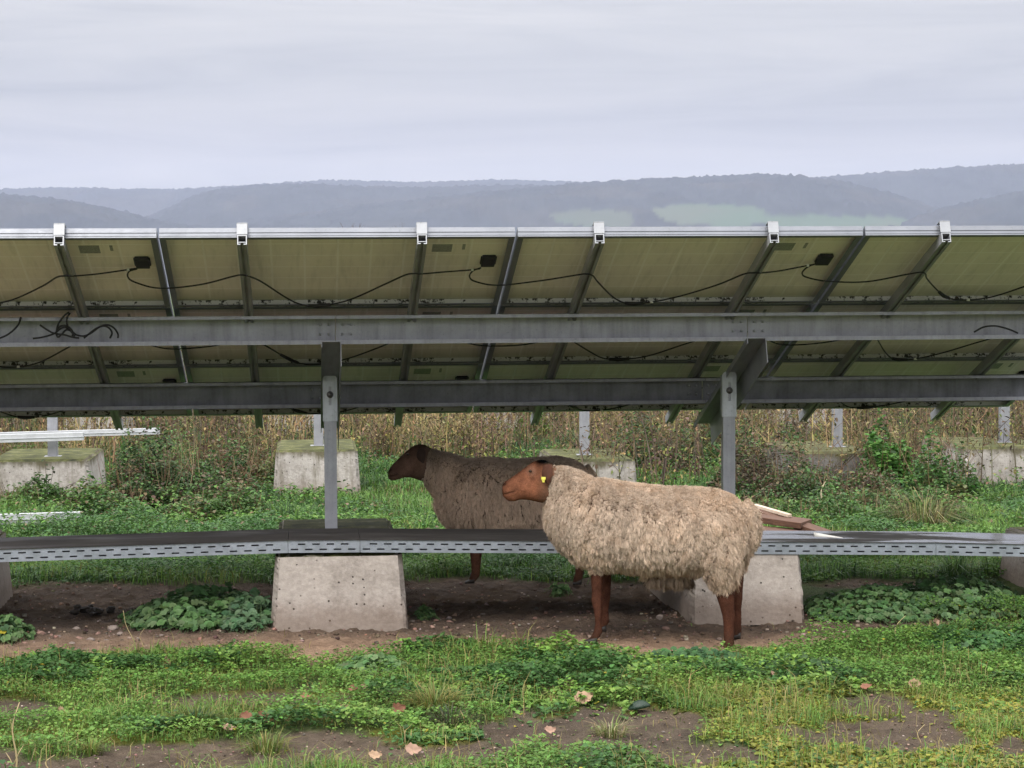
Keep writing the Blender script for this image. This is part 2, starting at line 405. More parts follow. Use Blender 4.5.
def concrete(name, a, b, moss_amt=1.0, stain=.0):
    m, nt, out = new_mat(name)
    p = N(nt, 'ShaderNodeBsdfPrincipled'); p.inputs['Roughness'].default_value = .9; p.inputs['Specular IOR Level'].default_value = .2
    base = ramp(nt, noise_fac(nt, 5, 8, .7), [(.28, a), (.5, b), (.75, tuple(x * 1.12 for x in b))])
    base = mixc(nt, .35, base, mixc(nt, 1., base, ramp(nt, noise_fac(nt, 40, 4, .7), [(.35, .6), (.65, 1.12)]), 'MULTIPLY'))
    tcx = nt.nodes.new('ShaderNodeTexCoord')
    vo = N(nt, 'ShaderNodeTexVoronoi'); vo.inputs['Scale'].default_value = 23; nt.links.new(tcx.outputs['Object'], vo.inputs['Vector'])
    holes = ramp(nt, vo.outputs['Distance'], [(.08, 1.), (.13, 0.)])
    hm = nt.nodes.new('ShaderNodeMath'); hm.operation = 'MULTIPLY'; nt.links.new(holes, hm.inputs[0])
    nt.links.new(ramp(nt, noise_fac(nt, 11, 2, .5), [(.34, 0.), (.46, 1.)]), hm.inputs[1])
    base = mixc(nt, hm.outputs[0], base, (.04, .035, .03))
    if stain:
        st = ramp(nt, noise_fac(nt, 3.2, 5, .65, stretch=(5, 5, .5)), [(.50, 0.), (.72, 1.)])
        sm = nt.nodes.new('ShaderNodeMath'); sm.operation = 'MULTIPLY'; nt.links.new(st, sm.inputs[0]); sm.inputs[1].default_value = stain
        base = mixc(nt, sm.outputs[0], base, (.10, .085, .05))
    # mud splashed up from the ground
    sm_ = nt.nodes.new('ShaderNodeSeparateXYZ'); nt.links.new(tcx.outputs['Object'], sm_.inputs[0])
    mm_ = nt.nodes.new('ShaderNodeMath'); mm_.operation = 'MULTIPLY_ADD'; nt.links.new(noise_fac(nt, 13, 6, .75), mm_.inputs[0]); mm_.inputs[1].default_value = -.16; nt.links.new(sm_.outputs['Z'], mm_.inputs[2])
    base = mixc(nt, ramp(nt, mm_.outputs[0], [(-.0, .55), (.10, 0.)]), base, (.15, .10, .07))
    # brown green algae running down from the upper rim
    if stain:
        so_ = nt.nodes.new('ShaderNodeSeparateXYZ'); nt.links.new(tcx.outputs['Object'], so_.inputs[0])
        am = nt.nodes.new('ShaderNodeMath'); am.operation = 'MULTIPLY_ADD'; nt.links.new(noise_fac(nt, 7, 5, .7, stretch=(1, 1, .3)), am.inputs[0]); am.inputs[1].default_value = .22; nt.links.new(so_.outputs['Z'], am.inputs[2])
        base = mixc(nt, ramp(nt, am.outputs[0], [(.445, 0.), (.50, .85)]), base, (.085, .075, .035))
    # moss and algae on the flat top
    ge = nt.nodes.new('ShaderNodeNewGeometry'); sz = nt.nodes.new('ShaderNodeSeparateXYZ'); nt.links.new(ge.outputs['True Normal'], sz.inputs[0])
    top = ramp(nt, sz.outputs['Z'], [(.55, 0.), (.9, moss_amt)])
    mossc = ramp(nt, noise_fac(nt, 7, 8, .8), [(.33, (.020, .020, .012)), (.45, (.055, .058, .022)), (.55, (.095, .10, .03)), (.68, (.20, .18, .13))])
    base = mixc(nt, top, base, mossc)
    nt.links.new(base, p.inputs['Base Color'])
    hh = nt.nodes.new('ShaderNodeMath'); hh.operation = 'SUBTRACT'
    nt.links.new(noise_fac(nt, 55, 5, .7), hh.inputs[0]); nt.links.new(hm.outputs[0], hh.inputs[1])
    nt.links.new(bump(nt, hh.outputs[0], .005, .8), p.inputs['Normal'])
    nt.links.new(p.outputs[0], out.inputs[0]); return m
m_conc = concrete('pale_concrete', (.27, .235, .205), (.395, .35, .312))
m_conc_b = concrete('stained_concrete', (.28, .25, .225), (.40, .37, .34), stain=.75)
m_conc_dk = concrete('dark_wet_concrete', (.07, .065, .06), (.16, .15, .14), stain=.7, moss_amt=.8)

# ================================================================== module table: high edge towards the camera, sloping down and away
TH = R(19.2); ct, st_ = math.cos(TH), math.sin(TH)
Y0, Z0 = 9.94, 1.919
JX = [-2.345, -0.69, 0.965, 2.62, 4.275]
PW, PL = 1.643, .990
def pl(X, v, w=0.):      # point of the module plane: v metres down the slope, w metres above its underside
    return Vector((X, Y0 + v * ct + w * st_, Z0 - v * st_ + w * ct))
def plane_uv(px, py, w=0.):
    d = Vector(ray(px, py)); n = Vector((0, st_, ct)); P0 = Vector((0, Y0, Z0)) + n * w
    t = (P0 - Vector((0, 0, H))).dot(n) / d.dot(n)
    q = Vector((0, 0, H)) + d * t
    return q.x, (q - P0).dot(Vector((0, ct, -st_)))
def make_panel():
    root = empty('solar_panel')
    f = MB(); fh, fl, tk = .046, .028, .004
    # near long side, far long side, two short sides; web and inner flange, a stepped outer face
    f.box(0, PW, 0, tk, 0, fh); f.box(0, PW, -.004, 0, fh * .50, fh - .0005); f.box(0, PW, -.0025, 0, fh * .16, fh * .24); f.box(tk, PW - tk, tk, fl, 0, .0025)
    f.box(0, PW, PL - tk, PL, 0, fh, 1); f.box(tk, PW - tk, PL - fl, PL - tk, 0, .0025)
    for x0, x1, a, b in ((0, tk, tk, fl), (PW - tk, PW, PW - fl, PW - tk)):
        f.box(x0, x1, tk, PL - tk, 0, fh); f.box(a, b, fl, PL - fl, 0, .0025)
    f.build('frame', [m_frame, m_dirty], root)
    MB().box(tk, PW - tk, tk, PL - tk, .034, .038).build('backsheet', m_back, root)
    MB().box(tk, PW - tk, tk, PL - tk, .0382, .0425).build('front_glass', m_cell, root)
    jb = MB(); jb.box(PW - .128, PW - .062, .335, .455, .012, .0338); jb.box(PW - .134, PW - .056, .35, .44, .020, .0338)
    jb.build('junction_box', m_black, root, bevel=.004)
    return root
m_sticker = simple('printed_sticker', [(.42, (.22, .22, .21)), (.5, (.42, .41, .39)), (.58, (.18, .18, .17))], scale=60, rough=.5, stretch=(1, 4, 1))
proto = make_panel()
st0 = MB().box(PW - .375, PW - .28, .19, .29, .0325, .0338); st0.build('sticker', m_sticker, proto)
MB().box(PW - .232, PW - .218, .19, .26, .0325, .0338).build('barcode_strip', m_sticker, proto)
ROWN = ['top', 'middle', 'bottom']
COLN = ['at the left edge of the photo', 'left of the centre rail joint, over the narrow left post', 'right of the middle, above the pale sheep', 'at the right edge of the photo']
for r in range(3):
    for c in range(4):
        o = proto if (r == 0 and c == 0) else copy_tree(proto)
        o.location = pl(JX[c] + .006, r * 1.0); o.rotation_euler = (-TH, 0, 0)
        tag(o, f'olive backed solar panel in the {ROWN[r]} row, ' + ['leftmost of its row', 'second from left in its row', 'third from left in its row', 'rightmost of its row'][c], 'solar panel', 'solar panels seen from behind')

# rails under the modules, running down the slope
RW, RH = .044, .047
RX = [JX[c] + o for c in range(4) for o in (.385, 1.212)]
def make_rail():
    root = empty('mounting_rail'); g = MB(); a = RW / 2; v0, v1 = -.035, 3.11
    t = .0045
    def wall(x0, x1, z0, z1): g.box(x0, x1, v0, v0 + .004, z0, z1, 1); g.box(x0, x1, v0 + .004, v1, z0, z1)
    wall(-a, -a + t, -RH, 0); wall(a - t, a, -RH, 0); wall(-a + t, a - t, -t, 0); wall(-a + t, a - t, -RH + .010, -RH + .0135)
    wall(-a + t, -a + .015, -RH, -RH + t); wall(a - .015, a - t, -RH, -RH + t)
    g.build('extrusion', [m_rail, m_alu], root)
    k = MB(); k.box(-.025, .025, -.036, -.031, .002, .056); k.box(-.025, .025, -.036, .016, .0562, .0605)
    k.build('end_clamp', m_alu, root, bevel=.0012)
    b = MB(); b.tube([(0, -.012, .0606), (0, -.012, .068)], .007, 6); b.build('bolt', m_rust, root)
    return root
RAILN = ['beyond the left edge', 'with the coil of cable below it', 'next right of the first wide joint', 'over the face of the dark sheep', 'leaning left over the head of the pale sheep', 'just left of the right post', 'second from the right end', 'rightmost of all']
RAILL = ['outermost left aluminium rail under the solar panels',
         'leftmost aluminium rail fully seen, with a cable tangle hanging below it',
         'aluminium rail under the panels nearly upright above the left steel post, left of it',
         'aluminium rail leaning left, above the dark brown sheep',
         'aluminium rail under the panels above the pale sheep, near the middle of its back',
         'aluminium rail just left of the wide right steel post',
         'aluminium rail right of the wide right steel post, white end near the right top corner',
         'outermost right aluminium rail, seen only by its lower end']
rail = make_rail()
for i, x in enumerate(RX):
    o = rail if i == 0 else copy_tree(rail)
    o.location = pl(x, 0, -.001); o.rotation_euler = (-TH, 0, 0)
    tag(o, RAILL[i], 'rail', 'mounting rails under the panels')

# C-section cross beams, open side towards the camera
def make_beam(L, mat):
    g = MB(); h, dp, lip, t = .146, .105, .021, .003
    g.box(0, L, dp - t, dp, 0, h); g.box(0, L, 0, dp - t, 0, t); g.box(0, L, 0, dp - t, h - t, h)
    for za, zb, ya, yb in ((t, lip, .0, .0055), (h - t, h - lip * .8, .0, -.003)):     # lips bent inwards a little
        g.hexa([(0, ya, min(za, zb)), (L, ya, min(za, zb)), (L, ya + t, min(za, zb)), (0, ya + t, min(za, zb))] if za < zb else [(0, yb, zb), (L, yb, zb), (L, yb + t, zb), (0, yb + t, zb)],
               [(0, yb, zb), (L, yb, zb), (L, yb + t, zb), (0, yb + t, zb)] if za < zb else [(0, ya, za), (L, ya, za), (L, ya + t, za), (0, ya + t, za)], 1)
    return g
def beam(x0, x1, Y, Z, label, mat, b0=True, b1=True):
    g = make_beam(x1 - x0, mat); o = g.build('cross_beam', [mat, m_steel], loc=(x0, Y, Z))  # lighter lips on the lower beam: their highlight is put into the colour
    tag(o, label, 'beam', 'steel beams carrying the rails')
    for on, xx in ((b0, .055), (b1, x1 - x0 - .055)):
        if not on: continue
        for dx in (-.022, .022):
            for dz in (.05, .098):
                MB().tube([(xx + dx, .093, dz), (xx + dx, .1018, dz)], .007, 6).build('bolt', m_alu_b, o)
BY1, BZ1, BY2, BZ2 = 10.87, 1.400, 11.93, 1.020
xj = [-2.32, .132, 2.273, 4.25]
nm = ['left', 'middle', 'right']
LB = ['left piece of the upper grey steel beam, with a cable tangle hanging on it', 'middle piece of the upper grey steel beam, between the two steel posts', 'right piece of the upper grey steel beam, right of the wide post']
LB2 = ['left piece of the lower dark steel beam, left of the narrow post', 'middle piece of the lower dark steel beam behind the two steel posts', 'right piece of the lower steel beam, right of the wide post']
for i in range(3):
    beam(xj[i] + .0015, xj[i + 1] - .0015, BY1, BZ1, LB[i], m_steel, i > 0, i < 2)
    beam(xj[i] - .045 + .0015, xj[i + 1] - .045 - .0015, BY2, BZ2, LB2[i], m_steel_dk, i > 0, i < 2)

# sloping rafters: folded channel, open below, wide right cheek
PX = [-1.985, .108, 2.283, 4.36]
def make_rafter():
    g = MB(); t = .004; ln = 1.62
    g.box(-.05, .05, 0, ln, -t, 0)
    g.box(.05 - t, .05, 0, ln, -.135, -t)
    g.box(-.05, -.05 + t, 0, ln, -.032, -t)
    return g.build('sloping_rafter', m_steel)
raf = make_rafter()
PN = ['leftmost, beyond the photo edge', 'left', 'right', 'rightmost, beyond the photo edge']
for i, x in enumerate(PX):
    o = raf if i == 0 else copy_tree(raf)
    o.location = (x, 10.80, 1.397 - .003 - math.tan(TH) * (10.80 - 10.87)); o.rotation_euler = (-TH, 0, 0)
    tag(o, ['grey sloping channel on the outermost left post', 'dark sloping steel channel seen end-on atop the narrow left post', 'sloping steel channel seen from its open side, atop the wide right post', 'grey sloping channel on the outermost right post'][i], 'rafter', 'rafters on the posts')

# posts: C profile with slotted head plate
BH = .365
def post_mb(h, wid=.066, dep=.055, lip=True):
    g = MB(); t = .004; a = wid / 2
    g.box(-a, a, 0, t, 0, h); g.box(-a, -a + t, t, dep, 0, h); g.box(a - t, a, t, dep, 0, h)
    g.box(-a + t, -a + .018, dep - t, dep, 0, h); g.box(a - .018, a - t, dep - t, dep, 0, h)
    g.box(-a - .028, a + .028, -.03, dep + .03, 0, .006)
    return g
def make_post():
    root = empty('support_post')
    post_mb(.80).build('shaft', m_steel, root)
    pg = MB(); t = .005; w2 = .0385; z0, z1 = .615, .858
    sw, s0, s1 = .007, .70, .80                          # slot
    def yb(x0, x1, za, zb): pg.box(x0, x1, -.0075, -.0025, za, zb)
    yb(-w2, -sw, z0, z1 - .014); yb(sw, w2, z0, z1 - .014); yb(-sw, sw, z0, s0); yb(-sw, sw, s1, z1 - .014)
    pg.hexa([(-w2, -.0075, z1 - .014), (w2, -.0075, z1 - .014), (w2, -.0025, z1 - .014), (-w2, -.0025, z1 - .014)],
            [(-w2 + .012, -.0075, z1), (w2 - .012, -.0075, z1), (w2 - .012, -.0025, z1), (-w2 + .012, -.0025, z1)])
    pg.box(-w2, -w2 + .004, -.0025, .045, z0, z1 - .02)
    pl_ = pg.build('slotted_plate', m_alu_dull, root)
    b = MB(); b.tube([(0, -.018, .757), (0, -.0078, .757)], .0125, 6); b.tube([(0, -.0098, .757), (0, -.0076, .757)], .018, 16)
    b.build('bolt', m_rust, root)
    return root
m_alu_dull = steel_mat('dull_zinc_plate', (.38, .40, .43), (.52, .54, .58), rough=.5, metal=.4)
pp = make_post()
PY = 11.36
for i, x in enumerate(PX):
    o = pp if i == 0 else copy_tree(pp)
    o.location = (x + [-.03, -.004, -.032, -.03][i], PY, BH)
    tag(o, ['outermost left grey steel post, outside the photo', 'narrow grey steel post standing on the left front concrete block', 'grey steel post with slotted head plate, rising behind the pale sheep', 'outermost right grey steel post, outside the photo'][i], 'post', 'front row posts')

# concrete ballast blocks
def block_mb(wb, wt, d, h, seed, chip=.017):
    rr = random.Random(seed); g = MB()
    nx_, ny_, nz_ = 12, 14, 7
    g_ = bmesh.new()
    bmesh.ops.create_cube(g_, size=1)
    bmesh.ops.subdivide_edges(g_, edges=g_.edges[:], cuts=25, use_grid_fill=True)
    for v in g_.verts:
        u = (v.co.x, v.co.y, v.co.z + .5)
        ww = wb + (wt - wb) * u[2]; inset = .05 * u[2]
        # round the edges a little, chip the top ones
        ex = abs(u[0]) > .49; ey = abs(u[1]) > .49; ez = u[2] > .99
        k = (ex + ey + ez)
        x = u[0] * ww; y = u[1] * (d - 2 * inset); z = u[2] * h
        if k >= 2:
            c = chip * (.25 + 1.1 * float(fbm(u[0] * 9 + seed, u[1] * 9 + u[2] * 5, seed, 4)) ** 2 * 2.0 + .25 * rr.random()) * (1.3 if k == 3 else 1)
            if ex: x -= math.copysign(c, u[0])
            if ey: y -= math.copysign(c, u[1])
            if ez: z -= c
        else:
            x += rr.uniform(-.0006, .0006); y += rr.uniform(-.0006, .0006); z += rr.uniform(-.0006, .0006)
        v.co = (x, y, z)
    return g_
def block(x, y, wb, wt, d, h, seed, mat, label, group, rot=0., z=-.03):
    b = block_mb(wb, wt, d, h, seed); me = bpy.data.meshes.new('concrete_block'); b.to_mesh(me); b.free(); me.materials.append(mat)
    for p_ in me.polygons: p_.use_smooth = False
    o = link(bpy.data.objects.new('concrete_block', me)); o.location = (x, y, z); o.rotation_euler = (0, 0, rot)
    return tag(o, label, 'concrete block', group)
FB = 'front row concrete blocks'
block(-2.00, 11.33, .69, .63, 1.5, .395, 1, m_conc, 'concrete block at the left photo edge, only its right side showing', FB)
block(.134, 11.47, .69, .63, 1.78, .395, 2, m_conc, 'pale concrete block under the narrow left post, wholly in view, its top mossy', FB)
block(2.195, 11.33, .60, .565, 1.5, .375, 3, m_conc, 'pale concrete block standing behind the hind legs of the pale sheep', FB)
block(4.31, 11.33, .69, .63, 1.5, .315, 4, m_conc, 'concrete block at the right photo edge under the perforated tray, weeds before it', FB)

# perforated cable tray on the front edge of the blocks
def slot_face(x0, x1, za, zb, Y, g, hgt=.062, pitch=.071, t=.0016):
    """front sheet with two staggered rows of real slots; z runs linearly za -> zb"""
    L = x1 - x0
    def q(xa, xb, a, b):
        if xb - xa < 1e-4: return
        ka = za + (zb - za) * (xa - x0) / L; kb = za + (zb - za) * (xb - x0) / L
        g.hexa([(xa, Y, ka + a), (xb, Y, kb + a), (xb, Y + t, kb + a), (xa, Y + t, ka + a)],
               [(xa, Y, ka + b), (xb, Y, kb + b), (xb, Y + t, kb + b), (xa, Y + t, ka + b)])
    rows_ = [(.013, .0205, 0.), (.039, .0465, .5)]
    q(x0, x1, 0, .013); q(x0, x1, .0205, .039); q(x0, x1, .0465, hgt)
    for a, b, off in rows_:
        n_ = int(L / pitch); xs = x0
        for k in range(n_ + 1):
            s0 = x0 + (k + off) * pitch + .012; s1 = s0 + .037
            if s1 > x1 - .006: break
            q(xs, s0, a, b); xs = s1
        q(xs, x1, a, b)
m, nt, out = new_mat('wet_rusty_cover')
p = N(nt, 'ShaderNodeBsdfPrincipled')
nt.links.new(ramp(nt, noise_fac(nt, 6, 6, .7, stretch=(.35, 1.5, 1)), [(.3, (.020, .018, .018)), (.55, (.040, .036, .034)), (.75, (.085, .08, .078))]), p.inputs['Base Color'])
nt.links.new(ramp(nt, noise_fac(nt, 2.6, 5, .6, stretch=(.3, 1.2, 1)), [(.50, .8), (.62, .45)]), p.inputs['Roughness']); p.inputs['Specular IOR Level'].default_value = .12
nt.links.new(bump(nt, noise_fac(nt, 14, 3, .6), .002, .4), p.inputs['Normal'])
nt.links.new(p.outputs[0], out.inputs[0]); m_cover = m
m_wet = m_cover.copy(); m_wet.name = 'puddled_cover'
for n_ in m_wet.node_tree.nodes:
    if n_.type == 'BSDF_PRINCIPLED': n_.inputs['Specular IOR Level'].default_value = .5
    if n_.type == 'VALTORGB' and abs(n_.color_ramp.elements[0].position - .50) < .001:
        e_ = n_.color_ramp.elements; e_[0].position = .44; e_[1].position = .52; e_[0].color = (.75, .75, .75, 1); e_[1].color = (.10, .10, .10, 1)
m_tray = steel_mat('zinc_tray', (.25, .275, .31), (.34, .37, .42), rough=.45, metal=.45, streak=False)
def tray(x0, x1, za, zb, label, wet=False):
    Y = 10.62; root = empty('cable_tray', (0, 0, 0))
    g = MB(); slot_face(x0, x1, za, zb, Y, g)
    L = x1 - x0
    for (ya, yb, a, b) in ((Y + .002, Y + .49, .001, .0026), (Y + .488, Y + .49, .003, .052)):
        g.hexa([(x0, ya, za + a), (x1, ya, zb + a), (x1, yb, zb + a), (x0, yb, za + a)], [(x0, ya, za + b), (x1, ya, zb + b), (x1, yb, zb + b), (x0, yb, za + b)])
    g.build('trough', m_tray, root)
    c = MB(); a, b = .0622, .0655
    c.hexa([(x0, Y - .006, za + a), (x1, Y - .006, zb + a), (x1, Y + .50, zb + a), (x0, Y + .50, za + a)], [(x0, Y - .006, za + b), (x1, Y - .006, zb + b), (x1, Y + .50, zb + b), (x0, Y + .50, za + b)])
    c.build('cover', m_wet if wet else m_cover, root)
    return tag(root, label, 'cable tray', 'perforated cable trays on the blocks')
def tz(px, py): v = at(px, py, 10.62); return v.x, v.z - .062
T_ = [tz(-140, 554), tz(0, 549.5), tz(288, 540.5), tz(360, 540), tz(745, 542), tz(936, 543), tz(1200, 548)]
ZT = T_[3][1]
tray(T_[0][0], T_[2][0] - .001, T_[0][1] , T_[2][1], 'perforated zinc cable tray sagging towards the left photo edge')
tray(T_[2][0] + .001, T_[3][0] - .001, T_[2][1], T_[3][1], 'short flat perforated tray piece on the left front concrete block')
tray(T_[3][0] + .001, T_[4][0] - .001, T_[3][1], T_[4][1], 'long level perforated cable tray passing behind the pale sheep')
tray(T_[4][0] + .001, T_[5][0] - .001, T_[4][1], T_[5][1], 'perforated tray piece with a wet cover, right of the pale sheep rump', wet=True)
tray(T_[5][0] + .001, T_[6][0], T_[5][1], T_[6][1], 'perforated cable tray piece ending at the right photo edge', wet=True)

# ================================================================== back rows: blocks and posts
BR = 'blocks of the row behind'
Yb = 18.05
def bx_(px, py=495): X, Y = gp(px, py); return X
backs = [(38, .86, m_conc_b, 'big stained concrete block at the left, white rails above it'),
         (317, .72, m_conc_b, 'stained concrete block behind the narrow left post, with mossy rim'),
         (596, .72, m_conc_b, 'concrete block with green mossy top behind the two sheep'),
         (838, .70, m_conc_dk, 'dark wet concrete block half hidden by weeds, right of the wide post'),
         (1012, .86, m_conc_b, 'stained concrete block behind weeds at the right photo edge')]
bposts = [(53, 17.75), (319, 17.9), (585, 17.95), (838, 17.95), (1005, 17.95)]
for k, (px, wd, mt, lab) in enumerate(backs):
    X = xat(px, 17.4)
    block(X, Yb, wd, wd - .06, 1.4, .41, 20 + k, mt, lab, BR, z=-.03 + [-.05, 0, -.11, -.07, -.05][k])
pb = empty('support_post'); post_mb(1.6, .08, .06).build('shaft', m_steel, pb)
BPL = ['grey post behind two white rails at the far left', 'grey post of the back row right behind the narrow front post', 'grey post standing on the mossy block behind the sheep', 'dark grey post standing on the dark wet block among weeds', 'grey post at the right photo edge on a stained block']
for k, (px, Y) in enumerate(bposts):
    o = pb if k == 0 else copy_tree(pb)
    o.location = (xat(px, Y), Y, .375 + [-.05, 0, -.11, -.07, -.05][k]); tag(o, BPL[k], 'post', 'posts of the row behind')
Yc = 24.6
for k, (px, lab) in enumerate([(96, 'pale distant concrete block behind the white rails'), (299, 'pale distant concrete block behind the mossy rimmed block, dry stems before it'), (520, 'distant concrete block hidden in dry weeds behind the dark sheep'), (812, 'distant concrete block hidden in dry weeds behind the dark wet block')]):
    block(xat(px, 24), Yc, .72, .66, 1.2, .46, 40 + k, m_conc_b, lab, 'blocks of the farthest row')
far_p = empty('support_post'); post_mb(1.4, .08, .06).build('shaft', m_alu_dull, far_p)
for k, (px, lab) in enumerate([(516, 'small distant grey post above the back of the dark sheep'), (716, 'small distant grey post just left of the wide right post'), (813, 'small distant grey post just left of the dark wet block')]):
    o = far_p if k == 0 else copy_tree(far_p)
    o.location = (xat(px, 24.5), 24.5, .42 if k != 1 else -.02); tag(o, lab, 'post', 'posts of the farthest row')

m_alu_new = steel_mat('new_aluminium', (.46, .47, .49), (.62, .63, .65), rough=.45, metal=.3, streak=False)
# white rails by the left back block and on the grass
def rail_piece(p0, p1, w_, h_, label, name='spare_rail', group='loose white rails'):
    p0 = Vector(p0); p1 = Vector(p1); d = p1 - p0; L = d.length; g = MB(); a = w_ / 2; t = .006
    g.box(0, L, -a, -a + t, 0, h_); g.box(0, L, a - t, a, 0, h_); g.box(0, L, -a + t, a - t, h_ - t, h_)
    g.box(0, L, -a - .006, -a, h_ * .42, h_ * .50); g.box(0, L, -a + t, a - t, h_ * .35, h_ * .42)
    o = g.build(name, m_alu_new, loc=p0); o.rotation_euler = d.to_track_quat('X', 'Z').to_euler()
    return tag(o, label, 'rail', group)
def gpt(px, py, Y): return at(px, py, Y)
rail_piece(at(-120, 446, 17.3), at(84, 440, 17.3), .05, .062, 'front one of two white rails across the far left post')
rail_piece(at(-100, 441.5, 17.85 - .2), at(160, 434, 17.85 - .2), .05, .05, 'longer thin white rail behind the other, across the far left post')
g1 = gp(-60, 531); g2 = gp(82, 527)
rail_piece((g1[0], g1[1], .03), (g2[0], g2[1], .035), .06, .075, 'white rail lying in the grass at the left edge')

# ================================================================== wiring
def catmull(pts, n=8):
    P = [Vector(p) for p in pts]; P = [P[0] * 2 - P[1]] + P + [P[-1] * 2 - P[-2]]; out_ = []
    for i in range(1, len(P) - 2):
        for k in range(n):
            t = k / n; a, b, c, d = P[i - 1], P[i], P[i + 1], P[i + 2]
            out_.append(.5 * ((2 * b) + (c - a) * t + (2 * a - 5 * b + 4 * c - d) * t * t + (3 * b - a - 3 * c + d) * t ** 3))
    return out_ + [P[-2]]
m_clip = simple('white_clip', [(.3, (.6, .6, .58)), (.7, (.75, .75, .72))], rough=.5)
SPAN = [(137, 268, .018), (129, 271, .010), (128, 277, .004), (136, 282, -.004), (160, 287, -.012), (200, 284.5, -.016), (232, 277, -.045), (241, 275.5, -.054), (250, 277, -.045), (262, 283, -.018), (285, 297, -.014), (302, 304, -.014), (322, 304.5, -.014), (350, 299, -.016), (385, 285, -.02), (405, 275.5, -.045), (414, 274, -.054), (424, 274, -.045), (445, 272, -.01), (470, 269, .008), (480, 267.5, .018)]
rel = []
for px, py, w_ in SPAN:
    X, v = plane_uv(px, py, w_); rel.append((X - JX[1], v, w_))
CAB = [['leftmost', 'second from left', 'third from left', 'rightmost']]
ORD = ['leftmost of three', 'left middle', 'right middle', 'rightmost']
k = 0
for r in range(3):
    for c in range(0, 4):
        root = empty('panel_cable', pl(JX[c], r * 1.0))
        pts = []
        for q, (dx, v, w_) in enumerate(rel):
            if c == 3 and dx > 1.42: break
            if c == 0 and dx < .1: continue
            sag = (.012 + .02 * ((c * 5 + r * 3) % 4) / 3) * math.sin(dx * (7 + c) + r * 2 + c * 1.7) * (1 if abs(w_) < .03 else .3)
            pts.append(pl(JX[c] + dx, r * 1.0 + v + sag + (.02 * ((c * 37 + r * 11) % 5 - 2) / 2 if .5 < dx < 1.1 else 0), w_) - root.location)
        cp = catmull(pts, 6)
        MB().tube(cp, .0042, 6).build('lead', m_black, root)
        # connector pair and clips
        near = sorted(range(len(cp)), key=lambda i_: abs(cp[i_].x - (.58 + .05 * ((c * 3 + r) % 4))))[0]
        MB().tube([cp[near - 3], cp[near], cp[near + 3]], [.008, .0105, .008], 8).build('connector', m_black, root)
        near = sorted(range(len(cp)), key=lambda i_: abs(cp[i_].x - .765))[0]
        MB().tube([cp[near] - Vector((.008, 0, 0)), cp[near] + Vector((.008, 0, 0))], .0075, 6).build('clip', m_clip, root)
        if c < 3:
            near = sorted(range(len(cp)), key=lambda i_: abs(cp[i_].x - 1.48))[0]
            MB().tube([cp[near] - Vector((.006, 0, 0)), cp[near] + Vector((.006, 0, 0))], .007, 6).build('clip', m_clip, root)
        tag(root, f'thin black cable sagging under the {ROWN[r]} row of panels, ' + ['leftmost of its row', 'second from left in its row', 'third from left in its row', 'rightmost of its row'][c], 'cable', 'black cables under the panels')
# the tangle on the upper beam, and single loops beside it
def loop(paths, label, Y=10.855, r=.0052):
    root = empty('cable_loop', at(paths[0][0][0], paths[0][0][1], Y))
    for i, pa in enumerate(paths):
        pts = [at(x, y, Y - .006 * (j % 3) - .004 * i) - root.location for j, (x, y) in enumerate(pa)]
        MB().tube(catmull(pts, 8), r, 6).build('strand', m_black, root)
    tag(root, label, 'cable', 'cables hanging on the upper beam')
loop([[(69, 312), (63, 317), (58, 325), (56.5, 333), (58, 337), (62, 334), (66, 330), (71, 331), (77, 335), (84, 336), (91, 333), (98, 328), (104, 325), (110, 325.5), (115, 329), (118, 334), (118, 338)],
      [(70, 313), (67, 318), (67, 324), (70, 330), (75, 336)], [(40, 325), (46, 329), (52, 332.5), (58, 334), (65, 335), (72, 337), (79, 338)],
      [(33, 338.5), (41, 337.5), (49, 335.5), (55, 333), (60, 329), (65, 327.5), (70, 330), (74, 335)], [(84, 338), (90, 333), (97, 328), (104, 326), (109, 328), (112, 333), (110, 338)],
      [(57, 330), (60, 326.5), (65, 325.5), (70, 328), (73, 333), (72, 337)]],
     'tangle of black cable loops on the upper beam at the left')
loop([[(-14, 341), (0, 338), (10, 333), (18, 325), (21, 317)]], 'single black cable across the upper beam at the left photo edge')
loop([[(974, 332), (984, 327), (996, 326), (1008, 329), (1018, 333)]], 'single black cable arching on the upper beam at the right photo edge')
# ================================================================== sheep
m_skin = attr_mat('short_sheep_hair', rough=.75, bdist=.0015, bscale=260, spec=.15, vary=.3)
m_wool = attr_mat('wool', rough=.95, transl=.22, spec=.05)
m_hoof = simple('hoof_horn', [(.3, (.012, .010, .009)), (.7, (.035, .028, .022))], scale=40, rough=.55)
m_eye = simple('eye_amber', [(.3, (.012, .007, .004)), (.7, (.03, .016, .007))], scale=20, rough=.22, spec=.3)
m_tag = simple('yellow_tag', [(.3, (.62, .55, .06)), (.7, (.72, .66, .12))], rough=.4)

def remesh(mb, voxel, it=5):
    me = bpy.data.meshes.new('tmp'); me.from_pydata(mb.v, [], mb.f)
    bm = bmesh.new(); bm.from_mesh(me); bmesh.ops.recalc_face_normals(bm, faces=bm.faces); bm.to_mesh(me); bm.free()
    o = bpy.data.objects.new('tmp', me); COL.objects.link(o)
    md = o.modifiers.new('r', 'REMESH'); md.mode = 'VOXEL'; md.voxel_size = voxel
    sm = o.modifiers.new('s', 'SMOOTH'); sm.factor = .5; sm.iterations = it
    bpy.context.view_layer.update()
    dg = bpy.context.evaluated_depsgraph_get()
    res = bpy.data.meshes.new_from_object(o.evaluated_get(dg))
    bpy.data.objects.remove(o); bpy.data.meshes.remove(me)
    return res

